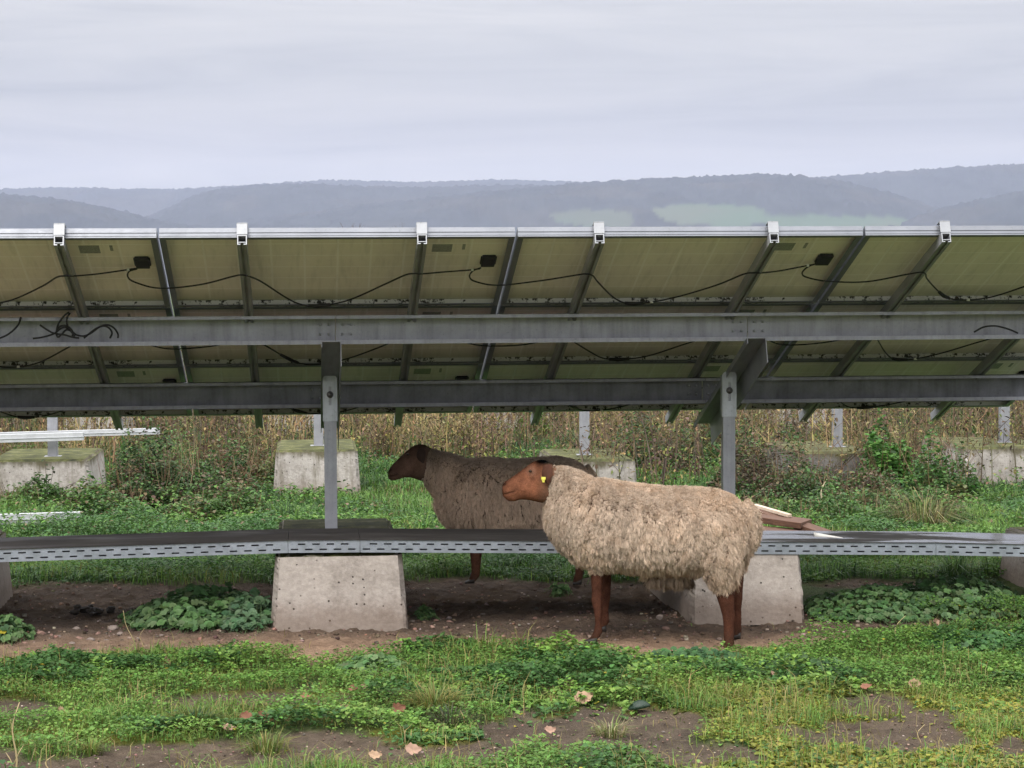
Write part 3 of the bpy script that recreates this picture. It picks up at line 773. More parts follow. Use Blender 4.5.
def ring_x(x, zt, zb, hw, yc=0., n=28, e=2.2, flat=0.):
    out_ = []; zc = (zt + zb) / 2; rz = (zt - zb) / 2
    for j in range(n):
        a = 2 * math.pi * j / n; c, s = math.cos(a), math.sin(a)
        y = math.copysign(abs(c) ** (2 / e), c) * hw; z = math.copysign(abs(s) ** (2 / e), s) * rz
        out_.append(Vector((x, yc + y * (1 - flat * max(0, s)), zc + z)))
    return out_

def sheep(name, label, X0, Y0s, pxc, phi, sc, spec, cols, seed):
    """spec holds profile stations in photo pixels around pxc; sc = pixels per metre at the animal"""
    lr = np.random.default_rng(seed)
    sc = F / float(X0 * FW[0] + Y0s * FW[1] - H * FW[2])
    gy_ = float(proj(X0, Y0s, 0.)[1])
    def lx(px): return (px - pxc) / sc
    def lz(py): return (gy_ - py) / sc
    mb = MB(); wt = .022
    mb.loft([ring_x(lx(p), lz(t) - wt, lz(b) + wt * 1.2, max(.02, w_ - wt), e=2.3) for p, t, b, w_ in spec['torso']])
    mb.loft([ring_x(lx(p), lz(t) - wt * .6, lz(b) + wt * .7, max(.02, w_ - wt * .7), spec.get('neck_y', 0)) for p, t, b, w_ in spec['neck']])
    mb.loft([ring_x(lx(p), lz(t), lz(b), w_, spec.get('head_y', 0), e=e_, flat=fl) for p, t, b, w_, e_, fl in spec['head']])
    for pts in spec['limbs']:
        rings = []
        for (px, py, y, rx, ry) in pts:
            rings.append([Vector((lx(px) + rx * math.cos(a), y + ry * math.sin(a), lz(py))) for a in [2 * math.pi * j / 14 for j in range(14)]])
        mb.loft(rings)
    for pts, rad in spec['blobs']:
        mb.tube([Vector((lx(a), y, lz(b))) for a, b, y in pts], rad, 14)
    me = remesh(mb, .0055, 4)
    n = len(me.vertices); V = np.empty(n * 3, np.float32); me.vertices.foreach_get('co', V); V = V.reshape(-1, 3)
    px = V[:, 0] * sc + pxc; py = gy_ - V[:, 2] * sc; yl = V[:, 1]
    bare_head = spec['is_head'](px + (fbm(V[:, 0] * 60, V[:, 2] * 60, seed + 6) - .5) * 9, py); leg = spec['is_leg'](px, py)
    skin = bare_head | leg
    # crease the mouth and the nostril a little, build brow and eye socket
    hy = spec.get('head_y', 0)
    def seg_d(poly):
        d = np.full(n, 1e9)
        for (ax, ay), (bx2, by2) in zip(poly[:-1], poly[1:]):
            t = np.clip(((px - ax) * (bx2 - ax) + (py - ay) * (by2 - ay)) / max(1e-6, (bx2 - ax) ** 2 + (by2 - ay) ** 2), 0, 1)
            d = np.minimum(d, np.hypot(px - ax - t * (bx2 - ax), py - ay - t * (by2 - ay)))
        return d
    md_ = seg_d(spec['mouth']); nd_ = seg_d(spec['nostril']); ed_ = np.hypot(px - spec['eye'][0], py - spec['eye'][1])
    k = sc / 210.
    side = np.sign(yl - hy)
    V[:, 1] -= side * bare_head * (.008 * np.exp(-(md_ / (1.1 * k)) ** 2) + .006 * np.exp(-(nd_ / (1.1 * k)) ** 2))
    V[:, 1] += side * bare_head * (.007 * np.exp(-(ed_ / (4.2 * k)) ** 2) - .009 * np.exp(-(ed_ / (1.7 * k)) ** 2))
    c = np.empty((n, 3), np.float32); nz = fbm(V[:, 0] * 30, V[:, 2] * 30 + V[:, 1] * 17, seed)[:, None]
    c[:] = np.array(cols['wool_in']) * .6  # surface under the fleece darkened: shade between the locks is painted in
    n8 = fbm(V[:, 0] * 55, V[:, 2] * 55 + V[:, 1] * 20, seed + 2)[:, None]
    c[bare_head] = (np.array(cols['face']) * (.45 + .6 * nz + .5 * n8))[bare_head]
    cheek = np.exp(-(((px - spec['eye'][0] + 1 * k) / (9 * k)) ** 2 + ((py - spec['eye'][1] - 17 * k) / (9 * k)) ** 2))[:, None] * bare_head[:, None]
    c = c * (1 + .45 * cheek)
    c[leg] = (np.array(cols['leg']) * (.35 + .7 * nz + .6 * n8))[leg]
    dark = np.clip(np.exp(-(md_ / (1.0 * k)) ** 2) * .75 + np.exp(-(nd_ / (1.2 * k)) ** 2) * .9, 0, .92) * bare_head
    c *= (1 - dark[:, None])
    ring = np.exp(-((ed_ - 2.8 * k) / (1.9 * k)) ** 2) * bare_head * .5
    c = c * (1 - ring[:, None]) + ring[:, None] * np.array(cols['eye_ring'])
    hd = spec['dark_head'](px, py)[:, None] * bare_head[:, None]
    c = c * (1 - hd * .72)
    ch = (1 - sstep(0, 16 * k, spec['wool_edge'](px, py)))[:, None] * bare_head[:, None]
    c = c * (1 - ch * .35) + ch * .35 * np.array(cols['wool_in'])
    low = leg[:, None] * sstep(.10, .02, V[:, 2])[:, None] * .35
    c = c * (1 - low) + low * np.array((.05, .035, .025))
    me.vertices.foreach_set('co', V.ravel())
    a_ = me.attributes.new('Col', 'FLOAT_COLOR', 'POINT'); c4 = np.ones((n, 4), np.float32); c4[:, :3] = c
    a_.data.foreach_set('color', c4.ravel())
    me.polygons.foreach_set('use_smooth', np.ones(len(me.polygons), bool)); me.update()
    me.materials.clear(); me.materials.append(m_skin); me.name = name
    body = link(bpy.data.objects.new('sheep', me)); body.location = (X0, Y0s, 0); body.rotation_euler = (0, 0, -phi)
    tag(body, label, 'sheep')

    # ------------------------------------------------ fleece: strands gathered into locks
    me.calc_loop_triangles(); T = len(me.loop_triangles); tri = np.empty(T * 3, np.int32); me.loop_triangles.foreach_get('vertices', tri); tri = tri.reshape(-1, 3)
    vn = np.empty(n * 3, np.float32); me.vertices.foreach_get('normal', vn); vn = vn.reshape(-1, 3)
    tri = tri[~skin[tri].any(1)]
    e1 = V[tri[:, 1]] - V[tri[:, 0]]; e2 = V[tri[:, 2]] - V[tri[:, 0]]; ar = np.linalg.norm(np.cross(e1, e2), axis=1)
    def sample(m_):
        ti = lr.choice(len(tri), m_, p=ar / ar.sum()); u, v2 = lr.random(m_), lr.random(m_); s_ = u + v2 > 1; u[s_] = 1 - u[s_]; v2[s_] = 1 - v2[s_]
        w0 = 1 - u - v2; t_ = tri[ti]
        P = V[t_[:, 0]] * w0[:, None] + V[t_[:, 1]] * u[:, None] + V[t_[:, 2]] * v2[:, None]
        Nn = vn[t_[:, 0]] * w0[:, None] + vn[t_[:, 1]] * u[:, None] + vn[t_[:, 2]] * v2[:, None]
        return P, Nn / np.linalg.norm(Nn, axis=1)[:, None]
    area = ar.sum() / 2
    wf = spec['wool']
    def nearest(P, C):
        kd = kdtree.KDTree(len(C)); [kd.insert(q, i) for i, q in enumerate(C)]; kd.balance()
        idx_ = np.empty(len(P), np.int32)
        for i, q in enumerate(P): idx_[i] = kd.find(q)[1]
        return idx_
    NS = int(wf['strands'] * area)
    P, Nn = sample(NS)
    stretch = np.array([1, 1, .27])
    # staple cells: narrow, long in the falling direction
    C2, N2 = sample(int(area / wf['lock'] ** 2)); C1, N1 = sample(int(area / wf['tuft'] ** 2))
    C0, N0 = sample(int(area / .040 ** 2)); s0 = np.array([1, 1, .28]); i0 = nearest(P * s0, C0 * s0)
    d0 = (P - C0[i0]) * s0; d0 = np.linalg.norm(d0 - Nn * (d0 * Nn).sum(1)[:, None], axis=1) / .025
    Pj = P + np.stack([fbm(P[:, 0] * 55 + k_ * 9, P[:, 2] * 55 + P[:, 1] * 40, seed + 30 + k_, 3) - .5 for k_ in range(3)], 1) * np.array([.016, .016, .03])
    i2 = nearest(Pj * stretch, C2 * stretch); i1 = nearest(Pj * stretch, C1 * stretch)
    c2 = C2[i2]; c1 = C1[i1]
    ppx = P[:, 0] * sc + pxc; ppy = gy_ - P[:, 2] * sc
    up = Nn[:, 2]
    flank = sstep(.75, .15, up)                       # 0 on the back, 1 on the side
    L = wf['len'] * (.40 + .60 * flank) * lr.uniform(.75, 1.25, NS)
    L *= spec['len_map'](ppx, ppy)
    # size of the lock, shrinking towards its border, so that gaps open between the locks
    d1 = (Pj - c1) * stretch; d1 = np.linalg.norm(d1 - Nn * (d1 * Nn).sum(1)[:, None], axis=1) / (wf['tuft'] * .62)
    d2 = (Pj - c2) * stretch; d2 = np.linalg.norm(d2 - Nn * (d2 * Nn).sum(1)[:, None], axis=1) / (wf['lock'] * .62)
    puff = (1 - .22 * np.clip(d1, 0, 1.2) ** 2) * (1 - .60 * np.clip(d2, 0, 1.1) ** 2.5) * lr.uniform(.85, 1.1, NS)
    keep = (lr.random(NS) > wf['drop'] * sstep(.80, 1.0, d2) * sstep(.75, .35, Nn[:, 2]))
    keep &= lr.random(NS) > wf['drop'] * .8 * sstep(.85, 1.15, d0) * sstep(.75, .35, Nn[:, 2])
    puff = puff * (1 - .25 * np.clip(d0, 0, 1.3) ** 2)
    pb_ = .35 + .65 * flank; puff = puff * pb_ + (1 - pb_) * lr.uniform(.7, 1.0, NS)
    puff *= (.85 + .3 * vnoise(c1[:, 0] * 40, c1[:, 2] * 40 + c1[:, 1] * 60, seed))
    down = np.array([.10, 0, -1.0]) + 0 * P
    down = down - Nn * (down * Nn).sum(1)[:, None]
    ln = np.linalg.norm(down, axis=1); down = down / np.maximum(ln, .25)[:, None]
    hash1 = lr.normal(0, 1, (len(C2), 3))[i2] * .16 + lr.normal(0, 1, (len(C1), 3))[i1] * wf['mess'] + lr.normal(0, 1, (NS, 3)) * .10
    back_ = np.array([.8, 0, -.1]) - Nn * (Nn @ np.array([.8, 0, -.1]))[:, None] + np.stack([0 * up, np.sign(P[:, 1]) * .5, 0 * up], 1)
    g = wf['hang'] * (flank[:, None] * down + (1 - flank[:, None]) * back_ * .7) + hash1
    hgt = wf['height'] * puff * (.45 + .55 * flank) * spec['len_map'](ppx, ppy) ** .5
    pull2 = (c2 - P) ; pull2 -= Nn * (pull2 * Nn).sum(1)[:, None]
    pull1 = (c1 - P) ; pull1 -= Nn * (pull1 * Nn).sum(1)[:, None]
    A = P - Nn * .006
    ts = [0., .40, .75, 1.0]; pts = [A]
    for t in ts[1:]:
        q = P + Nn * (hgt * (1.25 * t - .35 * t * t * 1.0))[:, None] + g * (L * t ** 1.5)[:, None] + pull2 * (.34 * t) * (.4 + .6 * flank[:, None]) + pull1 * (.10 * t)
        q = q + lr.normal(0, wf['crimp'], (NS, 3)) * t
        pts.append(q)
    W0 = wf['width'] * lr.uniform(.7, 1.3, NS)
    ax = np.cross(pts[-1] - pts[0], Nn + lr.normal(0, .35, (NS, 3))); ax /= np.linalg.norm(ax, axis=1)[:, None] + 1e-9
    ws = [1.0, 1.0, .8, .3]
    VV = np.stack([p_ + s_ * ax * (W0 * ws[i] / 2)[:, None] for i, p_ in enumerate(pts) for s_ in (-1, 1)], 1).reshape(-1, 3)
    base_i = (np.arange(NS) * 8)[:, None]
    Qs = np.concatenate([base_i + np.array([[2 * i, 2 * i + 1, 2 * i + 3, 2 * i + 2]]) for i in range(3)], 0)
    VV = VV.reshape(NS, 8, 3)[keep].reshape(-1, 3); kn = int(keep.sum()); base_i = (np.arange(kn) * 8)[:, None]
    Qs = np.concatenate([base_i + np.array([[2 * i, 2 * i + 1, 2 * i + 3, 2 * i + 2]]) for i in range(3)], 0)
    rnd = lr.uniform(.82, 1.15, NS); patch = fbm(P[:, 0] * 7, P[:, 2] * 7 + P[:, 1] * 5, seed + 4)
    cc = cols['wool'](ppx, ppy, patch, up, lr)
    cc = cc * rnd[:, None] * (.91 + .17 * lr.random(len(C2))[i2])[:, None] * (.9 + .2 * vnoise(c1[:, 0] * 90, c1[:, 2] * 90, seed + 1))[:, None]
    cc4 = np.stack([cc * f_ + (1 - f_) * np.array(cols['wool_in']) for f_ in (.5, .5, .75, .75, 1, 1, 1, 1)], 1)[keep].reshape(-1, 3)  # strand roots blend to the dark inner tone, painting shade inside the fleece
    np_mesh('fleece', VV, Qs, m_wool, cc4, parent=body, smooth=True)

    # ------------------------------------------------ short coat on the face and the legs
    trs = np.empty(T * 3, np.int32); me.loop_triangles.foreach_get('vertices', trs); trs = trs.reshape(-1, 3); trs = trs[skin[trs].all(1)]
    e1 = V[trs[:, 1]] - V[trs[:, 0]]; e2 = V[trs[:, 2]] - V[trs[:, 0]]; ar2 = np.linalg.norm(np.cross(e1, e2), axis=1)
    m_ = int(ar2.sum() / 2 * 420000); ti = lr.choice(len(trs), m_, p=ar2 / ar2.sum()); w3 = lr.dirichlet((1, 1, 1), m_); t_ = trs[ti]
    P2 = (V[t_] * w3[..., None]).sum(1); N2_ = (vn[t_] * w3[..., None]).sum(1); N2_ /= np.linalg.norm(N2_, axis=1)[:, None]; C3 = (c[t_] * w3[..., None]).sum(1)
    hd2 = (P2[:, 2] > .42)[:, None]
    dirv = np.where(hd2, np.array([.8, 0, -.45])[None], np.array([.12, 0, -1.])[None]) + lr.normal(0, .28, (m_, 3)); dirv -= N2_ * (dirv * N2_).sum(1)[:, None]; dirv /= np.linalg.norm(dirv, axis=1)[:, None] + 1e-6
    ln2 = lr.uniform(.005, .011, m_)[:, None]; sd = np.cross(dirv, N2_) * .0006
    edm = np.hypot((P2[:, 0] * sc + pxc) - spec['eye'][0], (gy_ - P2[:, 2] * sc) - spec['eye'][1]) > 2.2 * k
    q0 = P2 - N2_ * .001; q1 = P2 + dirv * ln2 * .55 + N2_ * ln2 * .22; q2 = P2 + dirv * ln2 + N2_ * ln2 * .26
    V2 = np.stack([q0 - sd, q0 + sd, q1 - sd, q1 + sd, q2 - sd * .3, q2 + sd * .3], 1)[edm]; m2 = len(V2); b2_ = (np.arange(m2) * 6)[:, None]
    C4 = np.repeat((C3 * lr.uniform(.65, 1.4, (m_, 1)))[edm][:, None], 6, 1)
    np_mesh('short_coat', V2.reshape(-1, 3), np.concatenate([b2_ + np.array([[0, 1, 3, 2]]), b2_ + np.array([[2, 3, 5, 4]])]), m_wool, C4.reshape(-1, 3), parent=body, smooth=True)
    # ------------------------------------------------ face parts
    ex, ey = lx(spec['eye'][0]), lz(spec['eye'][1])
    for s in (-1, 1):
        yy = hy + s * spec['eye_y']
        rings = [[Vector((ex + .0085 * math.sin(b) * math.cos(a), yy + .0085 * math.cos(b), ey + .0062 * math.sin(b) * math.sin(a))) for a in [2 * math.pi * j / 14 for j in range(14)]] for b in np.linspace(.05, math.pi - .05, 9)]
        MB().loft(rings).build('eye', m_eye, body)
    cE = np.array(cols['ear'])
    for s in (-1, 1):
        b = Vector((lx(spec['ear'][0]), hy + s * spec['ear_y'], lz(spec['ear'][1])))
        tip = Vector((lx(spec['ear_tip'][0]), hy + s * (spec['ear_y'] + .032), lz(spec['ear_tip'][1])))
        d = tip - b; ax_ = d.normalized(); sidev = Vector((.85, s * .25, .5)); sidev = (sidev - ax_ * sidev.dot(ax_)).normalized(); nv = ax_.cross(sidev) * s
        rows_, Vv, Cc = 10, [], []
        for layer in (0, 1):
            for i in range(rows_):
                t = i / (rows_ - 1); wd = .027 * (math.sin(math.pi * min(1, t * .80 + .22)) ** .8) * (1 - .9 * max(0, t - .86) / .14) + .003
                for j in range(7):
                    u = (j / 6 - .5) * 2
                    cup = .014 * u * u * (1 - t * .5)
                    q = b + d * t + sidev * (u * wd) + nv * (cup - .012 * math.sin(t * 3) + (-.003 if layer else .003) * (1 - abs(u) ** 3 * .9))
                    Vv.append(q); Cc.append(cE * (1.0 if layer else .8) * (.8 + .4 * random.random()))
        Qe = []
        for layer in (0, 1):
            o_ = layer * rows_ * 7
            for i in range(rows_ - 1):
                for j in range(6):
                    f_ = [o_ + i * 7 + j, o_ + i * 7 + j + 1, o_ + (i + 1) * 7 + j + 1, o_ + (i + 1) * 7 + j]
                    Qe.append(f_ if layer == 0 else f_[::-1])
        ear = np_mesh('ear', np.array(Vv), np.array(Qe), m_skin, np.array(Cc), parent=body, smooth=True)
        if s == -1 and spec.get('tag'):
            tx = Vector((lx(spec['tag'][0]), hy - spec['ear_y'] - .042, lz(spec['tag'][1])))
            tg = MB(); th = .003; a = .0105; bb = .013
            tg.hexa([tx + Vector((-a * .45, -th, -bb)), tx + Vector((a * .45, -th, -bb)), tx + Vector((a * .45, 0, -bb)), tx + Vector((-a * .45, 0, -bb))],
                    [tx + Vector((-a * .7, -th, 0)), tx + Vector((a * .7, -th, 0)), tx + Vector((a * .7, 0, 0)), tx + Vector((-a * .7, 0, 0))])
            tg.hexa([tx + Vector((-a, -th, .0005)), tx + Vector((a, -th, .0005)), tx + Vector((a, 0, .0005)), tx + Vector((-a, 0, .0005))],
                    [tx + Vector((-a, -th, bb)), tx + Vector((a, -th, bb)), tx + Vector((a, 0, bb)), tx + Vector((-a, 0, bb))])
            tg.tube([tx + Vector((0, -th - .003, .002)), tx + Vector((0, .02, .002))], .004, 8)
            tg.build('ear_tag', m_tag, ear, bevel=.001)
    # ------------------------------------------------ hooves
    for (px_, py_, y_, ln_) in spec['hooves']:
        g_ = MB()
        for s in (-1, 1):
            rr = []
            for t in np.linspace(0, 1, 5):
                hx, hz = lx(px_) + .010 - t * ln_, .0
                hw = .0135 * (1 - .45 * t ** 2); ht = .034 * (1 - .72 * t ** 1.2)
                zb_ = lz(py_)
                rr.append([Vector((hx + .5 * (t < .01) * 0, y_ + s * .013 + hw * math.cos(a), zb_ + ht * .5 + ht * .5 * math.sin(a))) for a in [2 * math.pi * j / 10 for j in range(10)]])
            g_.loft(rr)
        g_.build('hoof', m_hoof, body)
    return body

# ---------------------------------------------------------------- the pale sheep in front
S1Y = 10.15; S1 = F / S1Y
def leg_pts(p): return p
spec1 = dict(
    torso=[(546, 503, 530, .07), (551, 488, 543, .12), (561, 477, 556, .165), (580, 474, 570, .205), (605, 474, 577, .225), (635, 479, 580, .24), (665, 482, 580, .25), (695, 483, 579, .25), (718, 485, 577, .235), (733, 491, 573, .195), (743, 500, 562, .14), (747, 512, 550, .07)],
    neck=[(547, 469, 500, .055), (553, 464, 506, .085), (562, 463, 520, .115), (575, 466, 530, .15), (592, 474, 540, .16)],
    neck_y=-.005, head_y=-.01,
    head=[(503.5, 484, 493, .014, 2.2, 0), (505, 482, 496.5, .022, 2.3, .1), (509, 479.2, 500, .028, 2.4, .2), (515, 475.4, 500.2, .032, 2.4, .3), (521, 471, 498.4, .038, 2.3, .35), (527, 466.5, 498.6, .050, 2.2, .3), (533, 462, 499.6, .060, 2.2, .25), (539, 459.6, 501, .066, 2.1, .2), (545, 459.4, 502.5, .068, 2.1, .1), (552, 463, 501, .064, 2, 0), (560, 468, 500, .05, 2, 0)],
    limbs=[
        # front near, front far, hind near, hind far: (px, py, y, rx, ry)
        [(597, 545, -.085, .050, .05), (597.5, 572, -.085, .028, .028), (597.5, 588, -.085, .0225, .0235), (597.5, 599, -.085, .0245, .0245), (598.5, 609, -.085, .0165, .018), (599, 621, -.085, .0135, .0155), (598.5, 629, -.085, .019, .019), (595.5, 634.5, -.085, .019, .021), (592, 638, -.085, .018, .020)],
        [(605, 545, .075, .055, .05), (605.5, 572, .075, .027, .027), (606, 588, .075, .022, .023), (605, 598, .075, .024, .024), (605, 612, .075, .0138, .0155), (604.5, 623, .075, .020, .020), (602.5, 628, .075, .018, .020), (600.5, 632, .075, .017, .019)],
        [(716, 530, -.14, .125, .07), (717, 556, -.14, .105, .075), (720, 574, -.135, .068, .055), (722.5, 584, -.13, .046, .042), (724, 592, -.13, .040, .036), (726, 604, -.13, .031, .03), (727.5, 612, -.13, .028, .026), (727.5, 622, -.13, .0235, .022), (727.5, 634, -.13, .022, .021), (727.5, 639, -.13, .0245, .023), (726.5, 645, -.13, .022, .022)],
        [(728, 530, .11, .11, .07), (730, 556, .11, .085, .065), (733, 574, .11, .055, .05), (736, 592, .11, .034, .032), (737, 602, .11, .027, .027), (737, 612, .11, .0215, .021), (737.3, 628, .11, .020, .02), (737.3, 634, .11, .022, .021), (736.5, 640, .11, .02, .021)]],
    blobs=[([(740, 506, -.02), (748, 513, -.03), (752, 525, -.04), (751, 538, -.045), (748, 552, -.045)], [.05, .043, .036, .030, .012]),      # tail
           ([(690, 572, -.02), (668, 575, -.02), (650, 574, -.02)], [.05, .05, .04])],
    is_head=lambda px, py: (px < 556.5 - (py - 464) * .30) & (py < 505) & (px < 558),
    is_leg=lambda px, py: ((px < 640) & (py > 571)) | ((px >= 700) & (py > 587 - np.clip(px - 726, 0, 30) * .9)),
    wool_edge=lambda px, py: (556.5 - (py - 464) * .30) - px,
    mouth=[(503.5, 492.5), (508, 492), (514.5, 490.2)], nostril=[(502.5, 484.5), (505.5, 483.3)], eye=(531.8, 469.6), eye_y=.0545,
    dark_head=lambda px, py: sstep(3.5, 0, py - np.interp(px, [504, 515, 521, 527, 533, 539, 560], [482, 475.4, 471, 466.5, 462, 459.6, 460])) * .45 + sstep(533, 540, px) * sstep(474, 462, py) * .9 + sstep(466, 462, py) * .3 * (px > 520) + np.exp(-(((px - 532.5) / 3) ** 2 + ((py - 476) / 2) ** 2)) * .6 + np.exp(-(((px - 526.5) / 2.4) ** 2 + ((py - 488) / 1.6) ** 2)) * .35,
    ear=(547, 463.5), ear_tip=(549.5, 482.5), ear_y=.050, tag=(545.2, 477.3),
    hooves=[(595.5, 640.3, -.085, .062), (604, 634, .075, .055), (729, 647, -.13, .05), (739, 642, .11, .05)],
    len_map=lambda px, py: .55 + .45 * sstep(556, 590, px) + .30 * sstep(545, 580, py) + .10 * sstep(690, 730, px) * sstep(530, 560, py) - .72 * sstep(558, 570, py) * sstep(632, 622, px) - .55 * sstep(572, 586, py) * sstep(700, 708, px),
    wool=dict(strands=520000, drop=.7, lock=.0092, tuft=.030, len=.026, height=.0115, hang=.80, mess=.16, crimp=.0024, width=.0015))
def wool1(px, py, patch, up, lr):
    base = np.array([.655, .525, .41])[None] * (.80 + .36 * patch)[:, None]
    warm = (sstep(640, 740, px) * .10 + .10 * sstep(.5, .7, patch))[:, None]
    base = base * (1 + warm * np.array([.05, -.12, -.32]))
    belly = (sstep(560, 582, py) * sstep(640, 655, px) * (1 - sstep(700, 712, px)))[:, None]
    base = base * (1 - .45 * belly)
    dirt = np.exp(-(((px - 609) / 2.2) ** 2 + ((py - 521) / 2.2) ** 2)) + np.exp(-(((px - 564) / 2) ** 2 + ((py - 489) / 2) ** 2))
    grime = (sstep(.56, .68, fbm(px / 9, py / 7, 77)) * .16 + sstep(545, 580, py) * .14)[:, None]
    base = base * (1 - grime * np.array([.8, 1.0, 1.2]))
    return base * (1 - .6 * np.clip(dirt, 0, 1))[:, None]
cols1 = dict(wool_in=(.30, .20, .135), face=(.27, .112, .062), leg=(.108, .045, .028), eye_ring=(.34, .19, .13), ear=(.085, .034, .020), wool=wool1)
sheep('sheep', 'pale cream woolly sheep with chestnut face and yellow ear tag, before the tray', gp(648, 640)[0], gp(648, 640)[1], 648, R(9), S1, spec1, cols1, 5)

# ---------------------------------------------------------------- the dark sheep behind the tray
S2Y = 12.3; S2 = F / S2Y
spec2 = dict(
    torso=[(436, 490, 512, .07), (441, 476, 523, .12), (450, 462, 532, .165), (465, 455, 537, .20), (488, 454, 541, .225), (512, 456, 542, .24), (535, 455, 541, .24), (557, 453, 538, .225), (573, 456, 533, .19), (583, 462, 524, .14), (589, 470, 512, .08), (592, 480, 505, .04)],
    neck=[(421, 449, 477, .06), (427, 447, 487, .09), (436, 447, 500, .12), (448, 450, 512, .145), (464, 455, 520, .15)],
    head=[(389.5, 470, 477, .014, 2.2, 0), (391, 467, 478.5, .022, 2.3, .1), (395, 462.5, 479, .028, 2.4, .2), (400, 457.5, 477.5, .032, 2.4, .3), (405, 453, 476, .040, 2.3, .35), (410, 448.5, 476, .052, 2.2, .3), (415, 445, 477, .062, 2.2, .25), (420, 443.5, 479, .067, 2.1, .2), (425, 444, 480, .068, 2.1, .1), (431, 447, 480, .064, 2, 0), (438, 452, 480, .05, 2, 0)],
    head_y=-.01,
    limbs=[
        [(475, 515, -.08, .055, .05), (475, 540, -.08, .034, .032), (475.5, 551, -.08, .029, .028), (476, 560, -.08, .0255, .024), (476, 570, -.08, .0225, .022), (475, 574, -.08, .024, .023), (472.5, 578, -.08, .02, .021), (470.5, 580, -.08, .018, .02)],
        [(477, 515, .08, .055, .05), (477.5, 540, .08, .032, .03), (477.5, 551, .08, .026, .026), (477.5, 565, .08, .018, .019), (476, 572, .08, .02, .02), (475, 575.5, .08, .018, .02)],
        [(572, 500, -.12, .13, .07), (574, 525, -.12, .09, .065), (576, 540, -.12, .045, .042), (578, 551, -.12, .031, .03), (579, 560, -.12, .024, .022), (578.5, 571, -.12, .021, .021), (577.5, 575, -.12, .024, .022), (576, 581, -.12, .021, .021)],
        [(576, 500, .1, .13, .07), (578, 525, .1, .085, .06), (580, 540, .1, .04, .04), (582, 549, .1, .03, .028), (583, 558, .1, .022, .021), (582.5, 568, .1, .02, .02), (580, 576, .1, .02, .02)]],
    blobs=[([(582, 470, 0), (588, 478, 0), (591, 488, 0), (591, 500, 0), (590, 510, 0)], [.05, .045, .036, .03, .012])],
    is_head=lambda px, py: (px < 430 - (py - 446) * .16) & (py < 482) & (px < 431),
    is_leg=lambda px, py: ((px < 510) & (py > 540)) | ((px >= 540) & (py > 539)),
    wool_edge=lambda px, py: (430 - (py - 446) * .16) - px,
    mouth=[(389.5, 474.5), (394, 474), (398, 472)], nostril=[(389, 469.5), (391.5, 468.3)], eye=(409.3, 452.6), eye_y=.055,
    dark_head=lambda px, py: sstep(412, 420, px) * sstep(460, 448, py) * .6,
    ear=(421, 447.5), ear_tip=(424.5, 461), ear_y=.050,
    hooves=[(473, 581.2, -.08, .055), (477, 577, .08, .05), (579, 582, -.12, .05), (583, 577, .1, .05)],
    len_map=lambda px, py: .5 + .45 * sstep(428, 455, px) + .12 * sstep(505, 535, py),
    wool=dict(strands=300000, drop=.32, lock=.0135, tuft=.036, len=.030, height=.016, hang=.85, mess=.11, crimp=.0020, width=.0020))
def wool2(px, py, patch, up, lr):
    base = np.array([.60, .46, .345])[None] * (.8 + .4 * patch)[:, None]
    ruff = (sstep(452, 432, px) * sstep(470, 452, py))[:, None]
    base = base * (1 - .45 * ruff)
    chest = (sstep(445, 428, px) * sstep(480, 500, py))[:, None]
    base = base * (1 + .35 * chest)
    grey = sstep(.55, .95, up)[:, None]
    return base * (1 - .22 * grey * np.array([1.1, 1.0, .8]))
cols2 = dict(wool_in=(.17, .12, .085), face=(.145, .085, .060), leg=(.115, .052, .032), eye_ring=(.11, .07, .05), ear=(.05, .03, .022), wool=wool2)
sheep('sheep', 'dark brown woolly sheep with bare dark face, standing behind the perforated tray', gp(500, 581)[0], gp(500, 581)[1], 500, R(5), S2, spec2, cols2, 9)
